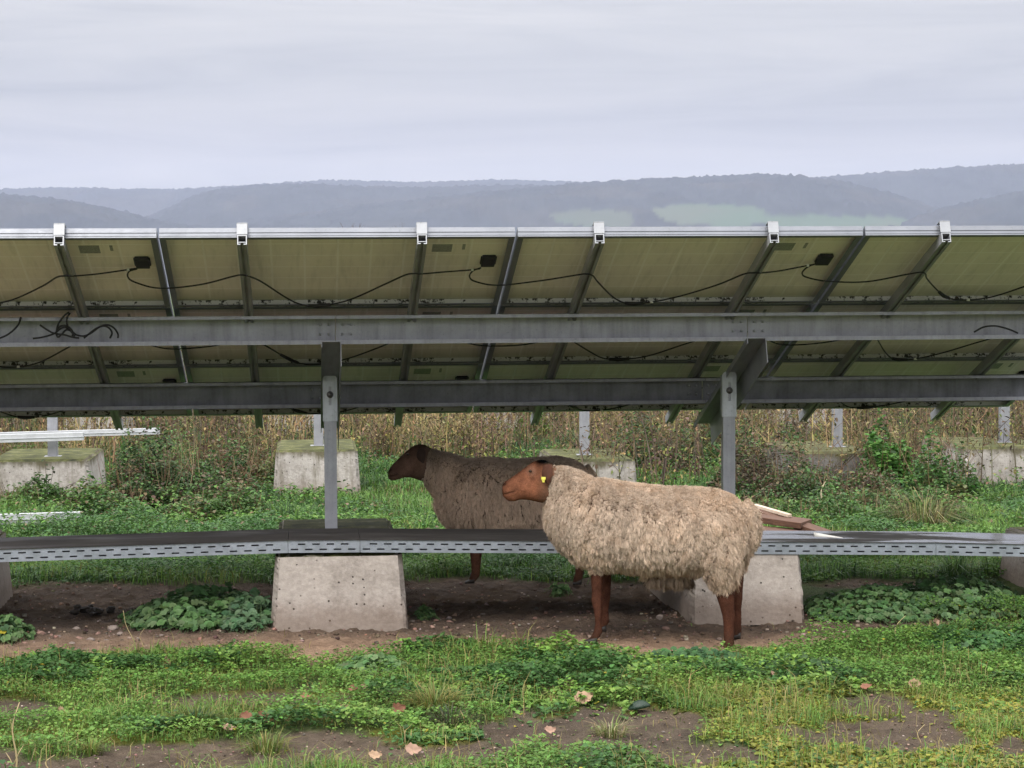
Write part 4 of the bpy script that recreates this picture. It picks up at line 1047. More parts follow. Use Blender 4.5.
# ================================================================== plants
m_leaf = attr_mat('leaf', rough=.55, transl=.30, spec=.25)
m_dry = attr_mat('dry_plant', rough=.85, transl=.18, spec=.1)
class Leaves:
    """collects six-vertex leaves and blades (two faces folded along the midrib)"""
    def __init__(s): s.V = []; s.C = []; s.n = 0; s.Q = []
    def _q(s, n, pat):
        b = ((s.n - n) + np.arange(n))[:, None] * 6
        for p_ in pat: s.Q.append(b + np.array([p_]))
    def add(s, B, D, S, U, ln, wd, col, fold=.15, droop=0., shape=(.9, 1.0)):
        """B base, D direction, S side, U up of the leaf; arrays (n,3); ln, wd arrays (n,)"""
        ln = ln[:, None]; wd = wd[:, None]
        l1, l2 = shape
        a = B; t = B + D * ln - U * (ln * droop)
        p1 = B + D * ln * .30; p2 = B + D * ln * .70 - U * (ln * droop * .45)
        up = U * (wd * fold)
        q = np.stack([a, p1 - S * wd * .5 * l1 + up, p2 - S * wd * .5 * l2 + up, t, p2 + S * wd * .5 * l2 + up, p1 + S * wd * .5 * l1 + up], 1)
        s.V.append(q.reshape(-1, 3)); s.C.append(np.repeat(col, 6, 0)); s.n += len(B); s._q(len(B), [[0, 1, 2, 3], [0, 3, 4, 5]])
    def blades(s, B, D, bend, ln, wd, col):
        """grass blade: narrow, bending over"""
        hor = D.copy(); hor[:, 2] = 0; hor /= np.linalg.norm(hor, axis=1)[:, None] + 1e-6
        S = np.stack([-hor[:, 1], hor[:, 0], 0 * hor[:, 0]], 1)
        up = np.array([0, 0, 1.])[None]
        k = bend[:, None]; ln = ln[:, None]; wd = wd[:, None]
        m = B + (up * (1 - .25 * k) + hor * .35 * k) * ln * .55
        t = B + (up * (1 - .62 * k) + hor * 1.0 * k) * ln
        q = np.stack([B - S * wd * .4, B + S * wd * .4, m - S * wd * .5, m + S * wd * .5, t - S * wd * .08, t + S * wd * .08], 1)
        s.V.append(q.reshape(-1, 3)); s.C.append(np.repeat(col, 6, 0)); s.n += len(B); s._q(len(B), [[0, 1, 3, 2], [2, 3, 5, 4]])
    def sticks(s, A, B, wd, col):
        d = B - A; S = np.cross(d, np.array([0, 1., 0])[None]); S /= np.linalg.norm(S, axis=1)[:, None] + 1e-6
        w_ = wd[:, None]
        M = A * .5 + B * .5 + S * (np.linalg.norm(d, axis=1) * rng.normal(0, .03, len(A)))[:, None]
        q = np.stack([A - S * w_ * .5, A + S * w_ * .5, M - S * w_ * .4, M + S * w_ * .4, B - S * w_ * .15, B + S * w_ * .15], 1)
        s.V.append(q.reshape(-1, 3)); s.C.append(np.repeat(col, 6, 0)); s.n += len(A); s._q(len(A), [[0, 1, 3, 2], [2, 3, 5, 4]])
    def build(s, name, mat, parent=None, loc=(0, 0, 0)):
        V = np.concatenate(s.V) - np.array(loc)[None]; C = np.concatenate(s.C); Q = np.concatenate(s.Q)
        return np_mesh(name, V, Q, mat, C, parent=parent, loc=loc)
def rdir(n, tilt_lo, tilt_hi):
    """random leaf frames: direction D with elevation between the two angles, side S, up U"""
    az = rng.uniform(0, 2 * math.pi, n); el = rng.uniform(tilt_lo, tilt_hi, n)
    D = np.stack([np.cos(az) * np.cos(el), np.sin(az) * np.cos(el), np.sin(el)], 1)
    S = np.stack([-np.sin(az), np.cos(az), rng.normal(0, .25, n)], 1); S -= D * (S * D).sum(1)[:, None]; S /= np.linalg.norm(S, axis=1)[:, None]
    return D, S, np.cross(D, S)
def jit(col, n, v=.22):
    c = np.asarray(col, float); c = np.broadcast_to(c, (n, 3)) * (1 + rng.normal(0, v, (n, 1)))
    return np.clip(c * (1 + rng.normal(0, v * .3, (n, 3))), .004, .9)
def field(n, x0, x1, y0, y1, power=1.0, dens=None):
    X = rng.uniform(x0, x1, n); Y = rng.uniform(y0, y1, n)
    c = cover(X, Y) ** power
    if dens is not None: c = c * dens(X, Y)
    k = rng.random(n) < c
    X, Y = X[k], Y[k]
    return X, Y, ground_z(X, Y)
def pxpy(X, Y): return proj(X, Y)
GR = np.array([.108, .208, .042]); GR_D = np.array([.050, .112, .030]); GR_Y = np.array([.235, .235, .04]); GR_P = np.array([.150, .258, .052])

# ---- low leafy weeds of the foreground
lv = Leaves()
X, Y, Z = field(210000, -2.0, 4.3, 7.05, 10.75, 1.6)
n = len(X); px, py = pxpy(X, Y)
hgt = .008 + .15 * fbm(X * 3.4, Y * 4.2, 51) ** 2.2 + .045 * sstep(.5, .7, fbm(X * 1.5, Y * 2.4, 52)) * sstep(690, 660, py)
hgt = hgt * (1 - .75 * sstep(684, 700, py) * sstep(640, 760, px)) * sstep(.15, .8, cover(X, Y))
D, S, U = rdir(n, -.2, .75)
sp = fbm(X * 1.9, Y * 2.3, 53); sp2 = fbm(X * 4.3, Y * 5.1, 54)
col = GR[None] + 0 * D
col = np.where((sp > .54)[:, None], GR_D[None] * 1.15, col); col = np.where((sp2 > .6)[:, None], GR_P[None], col)
mossy = (sstep(684, 700, py) * sstep(600, 780, px) * (rng.random(n) < .75))[:, None]; col = col * (1 - mossy) + mossy * GR_Y
col = jit(col, n) ; yel = rng.random(n) < .003; col[yel] = (.35, .30, .04)
B = np.stack([X, Y, Z + hgt * rng.random(n) ** .6], 1)
size = rng.uniform(.008, .019, n) * (1 + .5 * (sp > .54))
lv.add(B, D, S, U, size, size * rng.uniform(.6, .95, n), col, droop=.2)
wo_ = lv.build('weed_cover', m_leaf); tag(wo_, 'carpet of small green weeds and moss over the foreground ground', 'weeds', kind='stuff')

# ---- grass
gr = Leaves()
def grass(n, x0, x1, y0, y1, l0, l1, w0, w1, cols, power=1.2, dens=None, bend=(.2, 1.2)):
    X, Y, Z = field(n, x0, x1, y0, y1, power, dens)
    m_ = len(X); az = rng.uniform(0, 2 * math.pi, m_); D = np.stack([np.cos(az), np.sin(az), 0 * az], 1)
    pick = np.clip((fbm(X * 1.7, Y * 1.7, 61) + rng.normal(0, .14, m_)), 0, .999)
    col = np.asarray(cols)[(pick * len(cols)).astype(int)]
    hm = .30 + 2.4 * fbm(X * 2.6, Y * 2.6, 62) ** 2
    gr.blades(np.stack([X, Y, Z - .004], 1), D, rng.uniform(bend[0], bend[1], m_), rng.uniform(l0, l1, m_) * hm, rng.uniform(w0, w1, m_), jit(col, m_))
G3 = [GR_D, GR, GR, GR_P, (.19, .20, .045)]
grass(120000, -2.0, 4.3, 7.05, 10.7, .03, .085, .0022, .0045, [GR_D * 1.2, GR, GR_P, (.16, .19, .04), (.22, .19, .07)], 1.8, lambda X, Y: .25 + .75 * sstep(.42, .6, fbm(X * 1.4, Y * 1.9, 63)))
grass(13000, -2.0, 4.3, 7.05, 10.7, .05, .13, .0018, .003, [(.30, .24, .10), (.24, .20, .07), GR_P], .9)
grass(110000, -4.2, 7.2, 12.0, 15.5, .05, .12, .004, .007, [GR_D, GR_D, GR, GR_P, (.17, .18, .045)], 1.3)
grass(110000, -5.0, 9.0, 15.5, 20.5, .05, .13, .006, .010, [GR_D * .8, GR_D, GR, GR * .8, (.16, .15, .06)], 1.0)
grass(60000, -7.0, 12.0, 20.5, 27.0, .12, .30, .008, .014, [GR_D * .8, GR_D, (.13, .13, .045), (.20, .155, .07)], 1.0)
go_ = gr.build('grass', m_leaf); tag(go_, 'short bright green grass between and behind the concrete blocks', 'grass', kind='stuff')

# ---- leafy weeds in the middle strip, under and behind the tray
lv = Leaves()
X, Y, Z = field(170000, -4.2, 7.0, 11.9, 16.0, 1.5, lambda X, Y: sstep(.32, .50, fbm(X * 1.3, Y * 1.6, 71)))
n = len(X); D, S, U = rdir(n, -.2, .8); hgt = .015 + .30 * fbm(X * 2.4, Y * 2.4, 72) ** 2.4
sz = rng.uniform(.014, .030, n)
col = jit(np.where((fbm(X * 1.6, Y * 1.9, 73) > .5)[:, None], GR_D[None] * 1.2, GR[None]), n)
lv.add(np.stack([X, Y, Z + hgt * rng.random(n) ** .7], 1), D, S, U, sz, sz * .75, col, droop=.2)
tag(lv.build('weed_cover', m_leaf), 'low green weeds in the strip behind the concrete blocks', 'weeds', kind='stuff')

# ---- coarser weeds scattered through the rough grass between the rows
lv = Leaves()
X, Y, Z = field(70000, -5.0, 9.0, 14.2, 21.5, 1.0, lambda X, Y: sstep(.36, .56, fbm(X * 1.1, Y * .9, 75)))
n = len(X); D, S, U = rdir(n, -.4, .7); hgt = .02 + .42 * fbm(X * 1.9, Y * 1.6, 76) ** 2.4
sz = rng.uniform(.020, .042, n); pk = fbm(X * 1.4, Y * 1.3, 77)
col = np.where((pk > .53)[:, None], GR_D[None] * .9, GR[None] * .9); col = np.where((rng.random(n) < .10)[:, None], np.array([.17, .12, .07])[None], col)
lv.add(np.stack([X, Y, Z + hgt * rng.random(n) ** .7], 1), D, S, U, sz, sz * .65, jit(col, n), droop=.25)
tag(lv.build('weed_cover', m_leaf), 'coarse leafy weeds in the rough grass between the block rows', 'weeds', kind='stuff')

# ---- dry standing weeds beyond the rows
dw = Leaves()
def dryfield(n, x0, x1, y0, y1, h0, h1, leaves=26, green=.15, dens=None):
    X = rng.uniform(x0, x1, n); Y = rng.uniform(y0, y1, n)
    if dens is not None:
        k = rng.random(n) < dens(X, Y); X, Y = X[k], Y[k]; n = len(X)
    Z = ground_z(X, Y); hh = rng.uniform(h0, h1, n) * (.65 + .7 * fbm(X * .8, Y * .8, 81))
    A = np.stack([X, Y, Z], 1); T = A + np.stack([rng.normal(0, .12, n) * hh, rng.normal(0, .12, n) * hh, hh], 1)
    tint = fbm(X * .9, Y * .6, 82)
    brown = np.array([.150, .108, .070]); straw = np.array([.27, .21, .105]); dk = np.array([.080, .060, .044]); olive = np.array([.19, .19, .06])
    base = np.where((tint > .62)[:, None], straw[None], np.where((tint < .42)[:, None], dk[None] * 1.4, brown[None]))
    dw.sticks(A, T, rng.uniform(.006, .012, n), jit(base * 1.2, n, .3))
    # side twigs
    for _ in range(3):
        t = rng.uniform(.35, .9, n)[:, None]; a = A + (T - A) * t; az = rng.uniform(0, 2 * math.pi, n); l_ = rng.uniform(.08, .25, n)
        dw.sticks(a, a + np.stack([np.cos(az) * l_, np.sin(az) * l_, l_ * .9], 1), rng.uniform(.003, .006, n), jit(base, n, .3))
    for _ in range(leaves):
        t = rng.uniform(.08, 1.05, n) ; D, S, U = rdir(n, -1.0, .8)
        p_ = A + (T - A) * t[:, None] + D * (rng.uniform(.0, .09, n))[:, None]
        r_ = rng.random(n)[:, None]
        c = np.where(r_ < green, olive[None] * (.7 + .6 * (1 - t[:, None])), np.where(r_ < .55, base, np.where(r_ < .8, dk[None], straw[None] * .9)))
        sz = rng.uniform(.018, .052, n)
        dw.add(p_, D, S, U, sz, sz * rng.uniform(.25, .6, n), jit(c, n, .3), droop=.35)
dryfield(1500, -5.5, 12.5, 21.3, 24.0, .45, .95, 24, .22, lambda X, Y: .5 + .5 * sstep(.40, .6, fbm(X * .7, Y * .9, 83)))
dryfield(2300, -6.5, 13.5, 24.0, 29.0, .7, 1.35, 24, .14)
dryfield(900, 2.2, 9.8, 17.2, 21.5, .30, .70, 24, .30, lambda X, Y: .30 + .70 * sstep(.42, .58, fbm(X * .9, Y * .9, 84)))
dryfield(650, -3.2, 2.4, 19.4, 21.6, .25, .55, 22, .30, lambda X, Y: sstep(.42, .58, fbm(X * .9, Y * .9, 85)))
tag(dw.build('dry_weeds', m_dry), 'dense stand of brown dry weed stems beyond the last blocks', 'dry weeds', kind='stuff')

# ---- brambles and leafy bushes: each a thing with leaves and stems
def bush(name, px, py, rx, ry, h, nleaf, ls, cols, label, cat, group=None, stems=110, dark=.35, Yc=None):
    Xc, Yc_ = gp(px, py); Yc_ = Yc or Yc_
    root = empty(name, (Xc, Yc_, 0)); L = Leaves(); n = int(nleaf * 1.6); ls = ls * .72
    a = rng.uniform(0, 2 * math.pi, n); r_ = np.sqrt(rng.random(n)) * (1 + .25 * (fbm(np.cos(a) * 2 + px, np.sin(a) * 2, 91) - .5) * 2)
    X = Xc + np.cos(a) * r_ * rx; Y = Yc_ + np.sin(a) * r_ * ry
    env = np.clip(1 - r_ ** 2.2, 0, 1) ** .8 * (.12 + 2.6 * fbm(X * 4.2, Y * 4.2, 92 + int(px) % 7) ** 2) * h
    Z = ground_z(X, Y) + .02 + env * rng.random(n) ** .55
    D, S, U = rdir(n, -.6, .6)
    cl_ = fbm(X * 3.6, Z * 5 + Y * 3, 93); ci = np.clip(((cl_ - .28) / .44 + rng.normal(0, .18, n)), 0, .999)
    c = np.asarray(cols)[(ci * len(cols)).astype(int)]
    sz = rng.uniform(ls * .6, ls * 1.3, n)
    L.add(np.stack([X, Y, Z], 1), D, S, U, sz, sz * rng.uniform(.55, .85, n), jit(c, n, .25), droop=.25)
    L.build('leaves', m_leaf, root, loc=(0, 0, 0)).location = (-Xc, -Yc_, 0)
    s_ = Leaves(); k = stems; a = rng.uniform(0, 2 * math.pi, k); r_ = np.sqrt(rng.random(k)) * .8
    A = np.stack([Xc + np.cos(a) * r_ * rx, Yc_ + np.sin(a) * r_ * ry, 0 * a], 1); A[:, 2] = ground_z(A[:, 0], A[:, 1])
    B = A + np.stack([rng.normal(0, .25, k) * h, rng.normal(0, .25, k) * h, h * rng.uniform(.4, 1.25, k)], 1)
    s_.sticks(A, B, rng.uniform(.003, .007, k), jit(np.array([(.14, .09, .055), (.24, .18, .10), (.10, .065, .045)])[rng.integers(0, 3, k)], k))
    s_.build('stems', m_dry, root, loc=(0, 0, 0)).location = (-Xc, -Yc_, 0)
    return tag(root, label, cat, group)
BR_C = [(.040, .065, .025), (.055, .105, .032), (.085, .155, .045), (.12, .085, .055), (.07, .13, .045), (.16, .12, .07)]
BB = 'brambles and bushes between the block rows'
bush('bramble_bush', 150, 503, .40, .75, .38, 5200, .045, BR_C, 'dark green bramble right beside the big left back block', 'bramble', BB)
bush('bramble_bush', 195, 500, .50, .9, .44, 6000, .045, BR_C, 'wide bramble between the left back block and the mossy rimmed block', 'bramble', BB)
bush('bramble_bush', 245, 486, .30, .7, .36, 2600, .042, [(.05, .10, .03), (.10, .12, .04), (.14, .10, .05)], 'small yellowing bramble just left of the mossy rimmed block', 'bramble', BB)
bush('bramble_bush', 770, 496, .50, .9, .42, 5200, .042, BR_C + [(.07, .055, .035)], 'dark bramble right behind the wide right post', 'bramble', BB)
bush('bramble_bush', 845, 503, .48, .6, .26, 3600, .040, BR_C + [(.09, .07, .045)], 'brown and green bramble in front of the dark wet block', 'bramble', BB)
MID = [(.075, .14, .04), (.10, .19, .05), (.06, .11, .035), (.14, .12, .06), (.13, .22, .06)]
bush('bramble_bush', 100, 516, .40, .45, .20, 2600, .045, MID, 'low light green bramble runner at the right foot of the big left back block', 'bramble', BB)
bush('bramble_bush', 215, 518, .45, .45, .18, 2400, .045, MID, 'low leafy bramble fringe before the wide left bramble', 'bramble', BB)
bush('bramble_bush', 165, 478, .50, .9, .34, 3000, .045, MID, 'light green bramble mound behind the wide left bramble', 'bramble', BB)
bush('bramble_bush', 800, 520, .60, .5, .18, 2600, .045, MID, 'low green bramble fringe behind the red brown boards', 'bramble', BB)
bush('bramble_bush', 905, 515, .50, .5, .20, 2400, .045, MID, 'low green bramble fringe behind the wet tray', 'bramble', BB)
bush('nettle_clump', 893, 492, .26, .5, .52, 2300, .06, [(.06, .15, .03), (.09, .20, .04), (.045, .11, .025)], 'bright green nettle clump right of the dark wet block', 'nettles', BB)
bush('nettle_clump', 940, 500, .28, .6, .45, 2000, .05, [(.05, .12, .03), (.08, .16, .04), (.12, .13, .05)], 'green nettle clump in front of the right edge block', 'nettles', BB)
bush('bramble_bush', 655, 468, .45, 1.0, .50, 3600, .05, BR_C, 'dark bramble behind the back of the pale sheep', 'bramble', BB)
bush('bramble_bush', 715, 462, .60, 1.0, .42, 3600, .05, [(.03, .07, .02), (.06, .13, .03), (.05, .10, .03)], 'green bramble seen just left of the wide right post, above the pale sheep', 'bramble', BB)
bush('nettle_clump', 630, 448, .14, .3, .42, 700, .06, [(.08, .18, .04), (.11, .24, .05)], 'small bright nettle beside the mossy block behind the sheep', 'nettles', BB)
bush('nettle_clump', 535, 446, .20, .4, .55, 900, .07, [(.09, .19, .04), (.13, .25, .05)], 'bright green nettle above the back of the dark sheep', 'nettles', BB)
bush('bramble_bush', 25, 507, .40, .28, .15, 2000, .04, [(.06, .12, .03), (.04, .09, .02), (.09, .15, .04)], 'low weeds along the foot of the big left back block', 'weeds', BB)

# ---- large-leaved mallows near the front blocks
def mallow(px, py, rx, ry, h, n, label, ls=.055, cols=((.060, .125, .045), (.090, .170, .060), (.125, .20, .085)), name='mallow_patch', yellow=1):
    Xc, Yc_ = gp(px, py); n = int(n * 1.9); ls = ls * .68; root = empty(name, (Xc, Yc_, 0)); Vv, Qq, Cc = [], [], []; st = Leaves()
    a = rng.uniform(0, 2 * math.pi, n); r_ = np.sqrt(rng.random(n)); r_ = r_ * (1 + .35 * (fbm(np.cos(a) * 1.8 + px, np.sin(a) * 1.8, 97) - .5))
    X = Xc + np.cos(a) * r_ * rx; Y = Yc_ + np.sin(a) * r_ * ry; zg = ground_z(X, Y)
    env = np.clip(1 - r_ ** 2.5, .12, 1) * h * (.55 + .9 * fbm(X * 5, Y * 5, 95))
    Z = zg + .015 + env * (.35 + .65 * rng.random(n))
    k = 0; NSEG = 16
    for i in range(n):
        D, S, U = rdir(1, -.1, .35)
        nrm = np.array([rng.normal(0, .35) + math.cos(a[i]) * .35 * r_[i], -.35 + rng.normal(0, .35) + math.sin(a[i]) * .3 * r_[i], 1.0]); nrm /= np.linalg.norm(nrm)
        e1 = np.cross(nrm, [math.cos(i), math.sin(i), .1]); e1 /= np.linalg.norm(e1); e2 = np.cross(nrm, e1)
        R_ = ls * rng.uniform(.5, 1.05) * .62; c0 = np.array([X[i], Y[i], Z[i]])
        col = jit(cols[rng.integers(len(cols))], 1, .18)[0]
        if yellow and rng.random() < .0012: col = np.array([.42, .36, .04])
        ring = []
        for j in range(NSEG):
            th = 2 * math.pi * j / NSEG
            lob = 1 - .13 * (math.cos(th * 5) * .5 + .5) - (.55 if j == 0 else 0)
            wav = .10 * R_ * math.cos(th * 5)
            ring.append(c0 + (e1 * math.cos(th) + e2 * math.sin(th)) * R_ * lob + nrm * (R_ * .22 + wav))
        Vv += [c0] + ring; Cc += [col * .85] + [col * rng.uniform(.95, 1.15)] * NSEG
        for j in range(0, NSEG, 2):
            Qq.append([k, k + 1 + j, k + 1 + (j + 1) % NSEG, k + 1 + (j + 2) % NSEG])
        k += NSEG + 1
    np_mesh('leaves', np.array(Vv), np.array(Qq), m_leaf, np.array(Cc), parent=root).location = (-Xc, -Yc_, 0)
    A = np.stack([X + rng.normal(0, .03, n), Y + rng.normal(0, .03, n), zg], 1); B_ = np.stack([X, Y, Z], 1)
    st.sticks(A, B_, np.full(n, .003), jit((.10, .15, .06), n)); st.build('stems', m_leaf, root).location = (-Xc, -Yc_, 0)
    return tag(root, label, 'leafy plant', 'mallow patches by the blocks')
mallow(200, 618, .38, .38, .15, 620, 'thick patch of large mallow leaves beside the left front block', .065)
mallow(248, 622, .16, .30, .13, 200, 'bluish mallow leaves touching the left front block corner', .06, ((.075, .15, .07), (.11, .18, .095)), yellow=0)
mallow(8, 634, .12, .16, .10, 110, 'small mallow clump at the left photo edge by the path', .055)
mallow(870, 610, .34, .42, .10, 520, 'dark mallow patch right of the right front block', .05)
mallow(960, 606, .40, .50, .13, 620, 'big mallow patch before the block at the right photo edge', .055)
mallow(690, 664, .26, .18, .055, 200, 'dark leafy patch in the foreground below the pale sheep', .045, ((.03, .085, .03), (.05, .12, .04), (.07, .15, .05)))
mallow(985, 650, .32, .27, .065, 240, 'mallow leaves in the foreground at the right photo edge', .05, ((.05, .13, .04), (.08, .18, .05)))
mallow(800, 672, .24, .20, .055, 130, 'flat leafy clump in the foreground right of the pale sheep', .05, ((.06, .125, .045), (.085, .16, .06)))
mallow(375, 672, .16, .17, .055, 90, 'pale mallow leaves in the foreground below the left block', .05, ((.08, .16, .055), (.115, .19, .07)))
mallow(560, 590, .05, .10, .05, 60, 'tiny green tuft on the mud between the sheep', .035, yellow=0)
mallow(425, 613, .05, .08, .05, 50, 'tiny green plant on the dirt right of the left front block', .035, yellow=0)

# ---- tufts and single stalks
def tuft(px, py, n, l0, l1, label, cols, rad=.06, wd=.004, bend=(.2, 1.1)):
    Xc, Yc_ = gp(px, py); L = Leaves(); a = rng.uniform(0, 2 * math.pi, n); r_ = np.sqrt(rng.random(n)) * rad
    X = Xc + np.cos(a) * r_; Y = Yc_ + np.sin(a) * r_; D = np.stack([np.cos(a), np.sin(a), 0 * a], 1)
    c = np.asarray(cols)[rng.integers(0, len(cols), n)]
    L.blades(np.stack([X, Y, ground_z(X, Y) - .004], 1), D, rng.uniform(bend[0], bend[1], n), rng.uniform(l0, l1, n), np.full(n, wd) * rng.uniform(.6, 1.2, n), jit(c, n))
    return tag(L.build('grass_tuft', m_leaf, loc=(Xc, Yc_, 0)), label, 'grass tuft', 'grass tufts')
OLV = [(.13, .17, .04), (.20, .19, .06), (.09, .14, .03)]
tuft(195, 728, 420, .06, .14, 'dense grey green grass tuft at the lower left, edge of bare soil', OLV + [(.05, .09, .04)], .09)
tuft(90, 752, 130, .04, .09, 'small green tuft alone on bare soil at the lower left', [(.10, .17, .03), (.18, .19, .05)], .045)
tuft(435, 712, 420, .08, .17, 'yellowish grass tuft in the foreground right of the left block', OLV + [(.28, .24, .08)], .10)
tuft(450, 726, 240, .05, .11, 'dark olive tuft close below the yellowish tuft', [(.06, .08, .04), (.10, .10, .05)], .09)
tuft(925, 525, 420, .16, .42, 'long brownish grass tuft beside the tray at the right', [(.26, .22, .10), (.16, .16, .06), (.10, .08, .04), (.12, .18, .05)], .22, .005, (.3, 1.5))
tuft(955, 578, 120, .12, .26, 'arching dark green tuft left of the right edge block', [(.05, .11, .03), (.09, .15, .05)], .06, .006)
tuft(610, 735, 150, .04, .10, 'faint straw tuft at the bottom middle', [(.30, .26, .14), (.16, .19, .06)], .06)
tuft(265, 750, 200, .05, .11, 'olive tuft at the bottom edge under the brown leaf', OLV, .09)
def stalk(px, py, top, label, bend=0., r=.0035, col=(.42, .33, .17), side=()):
    Xc, Yc_ = gp(px, py); g = MB(); hh = (py - top) * Yc_ / F
    pts = [Vector((bend * t * t * hh + .01 * math.sin(t * 7), 0, hh * t)) for t in np.linspace(0, 1, 9)]
    g.tube(pts, [r * (1 - .6 * t) for t in np.linspace(0, 1, 9)], 6)
    for (t, dx, dz) in side:
        p = Vector((bend * t * t * hh, 0, hh * t)); g.tube([p, p + Vector((dx * .5, .01, dz * .6)), p + Vector((dx, .02, dz))], [r * .6, r * .45, r * .2], 5)
    me_ = simple('straw_%d' % px, [(.3, tuple(x * .8 for x in col)), (.7, col)], scale=30, rough=.8)
    o = g.build('dry_stalk', me_, loc=(Xc, Yc_, float(ground_z(Xc, Yc_)) - .005)); return tag(o, label, 'stalk', 'single dry stalks')
stalk(14, 775, 698, 'tall straw stalk at the lower left corner', .06, .004, side=((.2, .03, .06), (.15, -.03, .05)))
stalk(45, 772, 752, 'short straw stalk beside the tall one at the lower left', .4, .003)
stalk(134, 652, 606, 'thin straw stalk standing before the mallow patch', -.25, .0025)
stalk(141, 648, 624, 'short thin stalk before the mallow patch, right of the longer one', .1, .002)
stalk(206, 506, 482, 'pale straw stem leaning in the brambles at the left', .35, .006)
stalk(820, 510, 478, 'pale broken stem before the dark wet block', .2, .007, col=(.50, .42, .28))
stalk(928, 520, 484, 'leaning pale grass stem in the brown tuft at the right', -.45, .005)
stalk(893, 645, 612, 'thin straw stalk in the mallows at the right', .35, .003)
stalk(789, 735, 716, 'short straw stalk on the bare soil at the lower right', .05, .0025)
stalk(918, 746, 720, 'crooked pale stalk at the lower right', .2, .0025)
# bare weed in front of the left back block
Xc, Yc_ = gp(48, 505); g = MB(); Lw = Leaves()
rootw = empty('withered_weed', (Xc, Yc_, 0))
for k, (dx, dz) in enumerate([(-.02, .36), (.05, .30), (.28, .20), (-.10, .22), (.20, .10)]):
    pts = [Vector((dx * t ** 1.4, .01 * k, dz * (t ** .7 if k == 2 else t))) for t in np.linspace(0, 1, 7)]
    g.tube(pts, [.004 * (1 - .6 * t) for t in np.linspace(0, 1, 7)], 5)
    for t in np.linspace(.35, 1, 7):
        D, S, U = rdir(1, -.8, .5); Lw.add(np.array([[dx * t ** 1.4, .01 * k, dz * t]]), D, S, U, np.array([.04]), np.array([.022]), jit((.035, .05, .02), 1), droop=.4)
g.build('stems', simple('dark_stem', [(.3, (.05, .035, .025)), (.7, (.09, .06, .04))]), rootw); Lw.build('leaves', m_leaf, rootw)
tag(rootw, 'withered dark weed in front of the big left back block', 'weed')

# ---- two bare tree tops beyond the panels
def bare_tree(px, top, Yt, spread, label, seed):
    rr = random.Random(seed); Xc = at(px, top, Yt).x; hh = at(px, top, Yt).z
    root = empty('bare_tree', (Xc, Yt, -.02)); tr = MB(); tr.tube([(0, 0, 0), (.03, 0, hh * .3), (0, .02, hh * .55)], [.09, .07, .05], 8)
    tr.build('trunk', m_bark, root); cr = MB()
    def grow(p, d, l, r, lev):
        q = p + d * l; cr.tube([p, p + d * l * .5 + Vector((rr.uniform(-.05, .05) * l, 0, .02 * l)), q], [r, r * .8, r * .55], 4, cap=False)
        if lev == 0: return
        for _ in range(3):
            nd = (d + Vector((rr.uniform(-.75, .75), rr.uniform(-.75, .75), rr.uniform(-.1, .5)))).normalized(); grow(q, nd, l * rr.uniform(.6, .8), r * .55, lev - 1)
    for _ in range(9): grow(Vector((0, .02, hh * rr.uniform(.35, .55))), Vector((rr.uniform(-.7, .7), rr.uniform(-.5, .5), 1)).normalized(), hh * .19, .022, 3)
    cr.build('crown', m_bark, root); tag(root, label, 'bare tree', 'bare tree tops beyond the panels')
m_bark = simple('twig_bark', [(.3, (.07, .05, .04)), (.7, (.13, .095, .075))], rough=.9)
bare_tree(341, 219, 70, 1, 'bare twiggy treetop just above the panels, left of the middle', 3)
bare_tree(414, 222, 90, 1, 'low reddish treetop peeking over the panels at the clamp in the middle', 4)

# ================================================================== small things on the ground
def leaf_thing(px, py, size, rot, col, label, curl=.35, tilt=.3):
    size = size * .85
    Xc, Yc_ = gp(px, py); n_, m_ = 11, 7; vs = []; fs = []
    for i in range(n_):
        t = i / (n_ - 1); wd = size * .40 * (math.sin(math.pi * t ** .8) ** .75) * (1 + .22 * math.sin(t * 21)) + .001
        for j in range(m_):
            u = (j / (m_ - 1) - .5) * 2
            vs.append((size * (t - .5), u * wd, size * curl * (u * u * .35 + (t - .5) ** 2 * .9) + size * .03 * math.sin(t * 9 + u * 4)))
    for i in range(n_ - 1):
        for j in range(m_ - 1): fs.append((i * m_ + j, i * m_ + j + 1, (i + 1) * m_ + j + 1, (i + 1) * m_ + j))
    g = MB(); g.add(vs, fs, 0, True)
    mm = simple('dead_leaf_%d' % px, [(.3, tuple(x * .6 for x in col)), (.5, col), (.75, tuple(min(.9, x * 1.2) for x in col))], scale=28, rough=.75)
    o = g.build('fallen_leaf', mm, loc=(Xc, Yc_, float(ground_z(Xc, Yc_)) + .028), rot=(tilt, rng.uniform(-.3, .3), rot))
    return tag(o, label, 'leaf', 'fallen leaves')
RU = (.20, .085, .05); TN = (.33, .215, .135); PK = (.30, .185, .13)
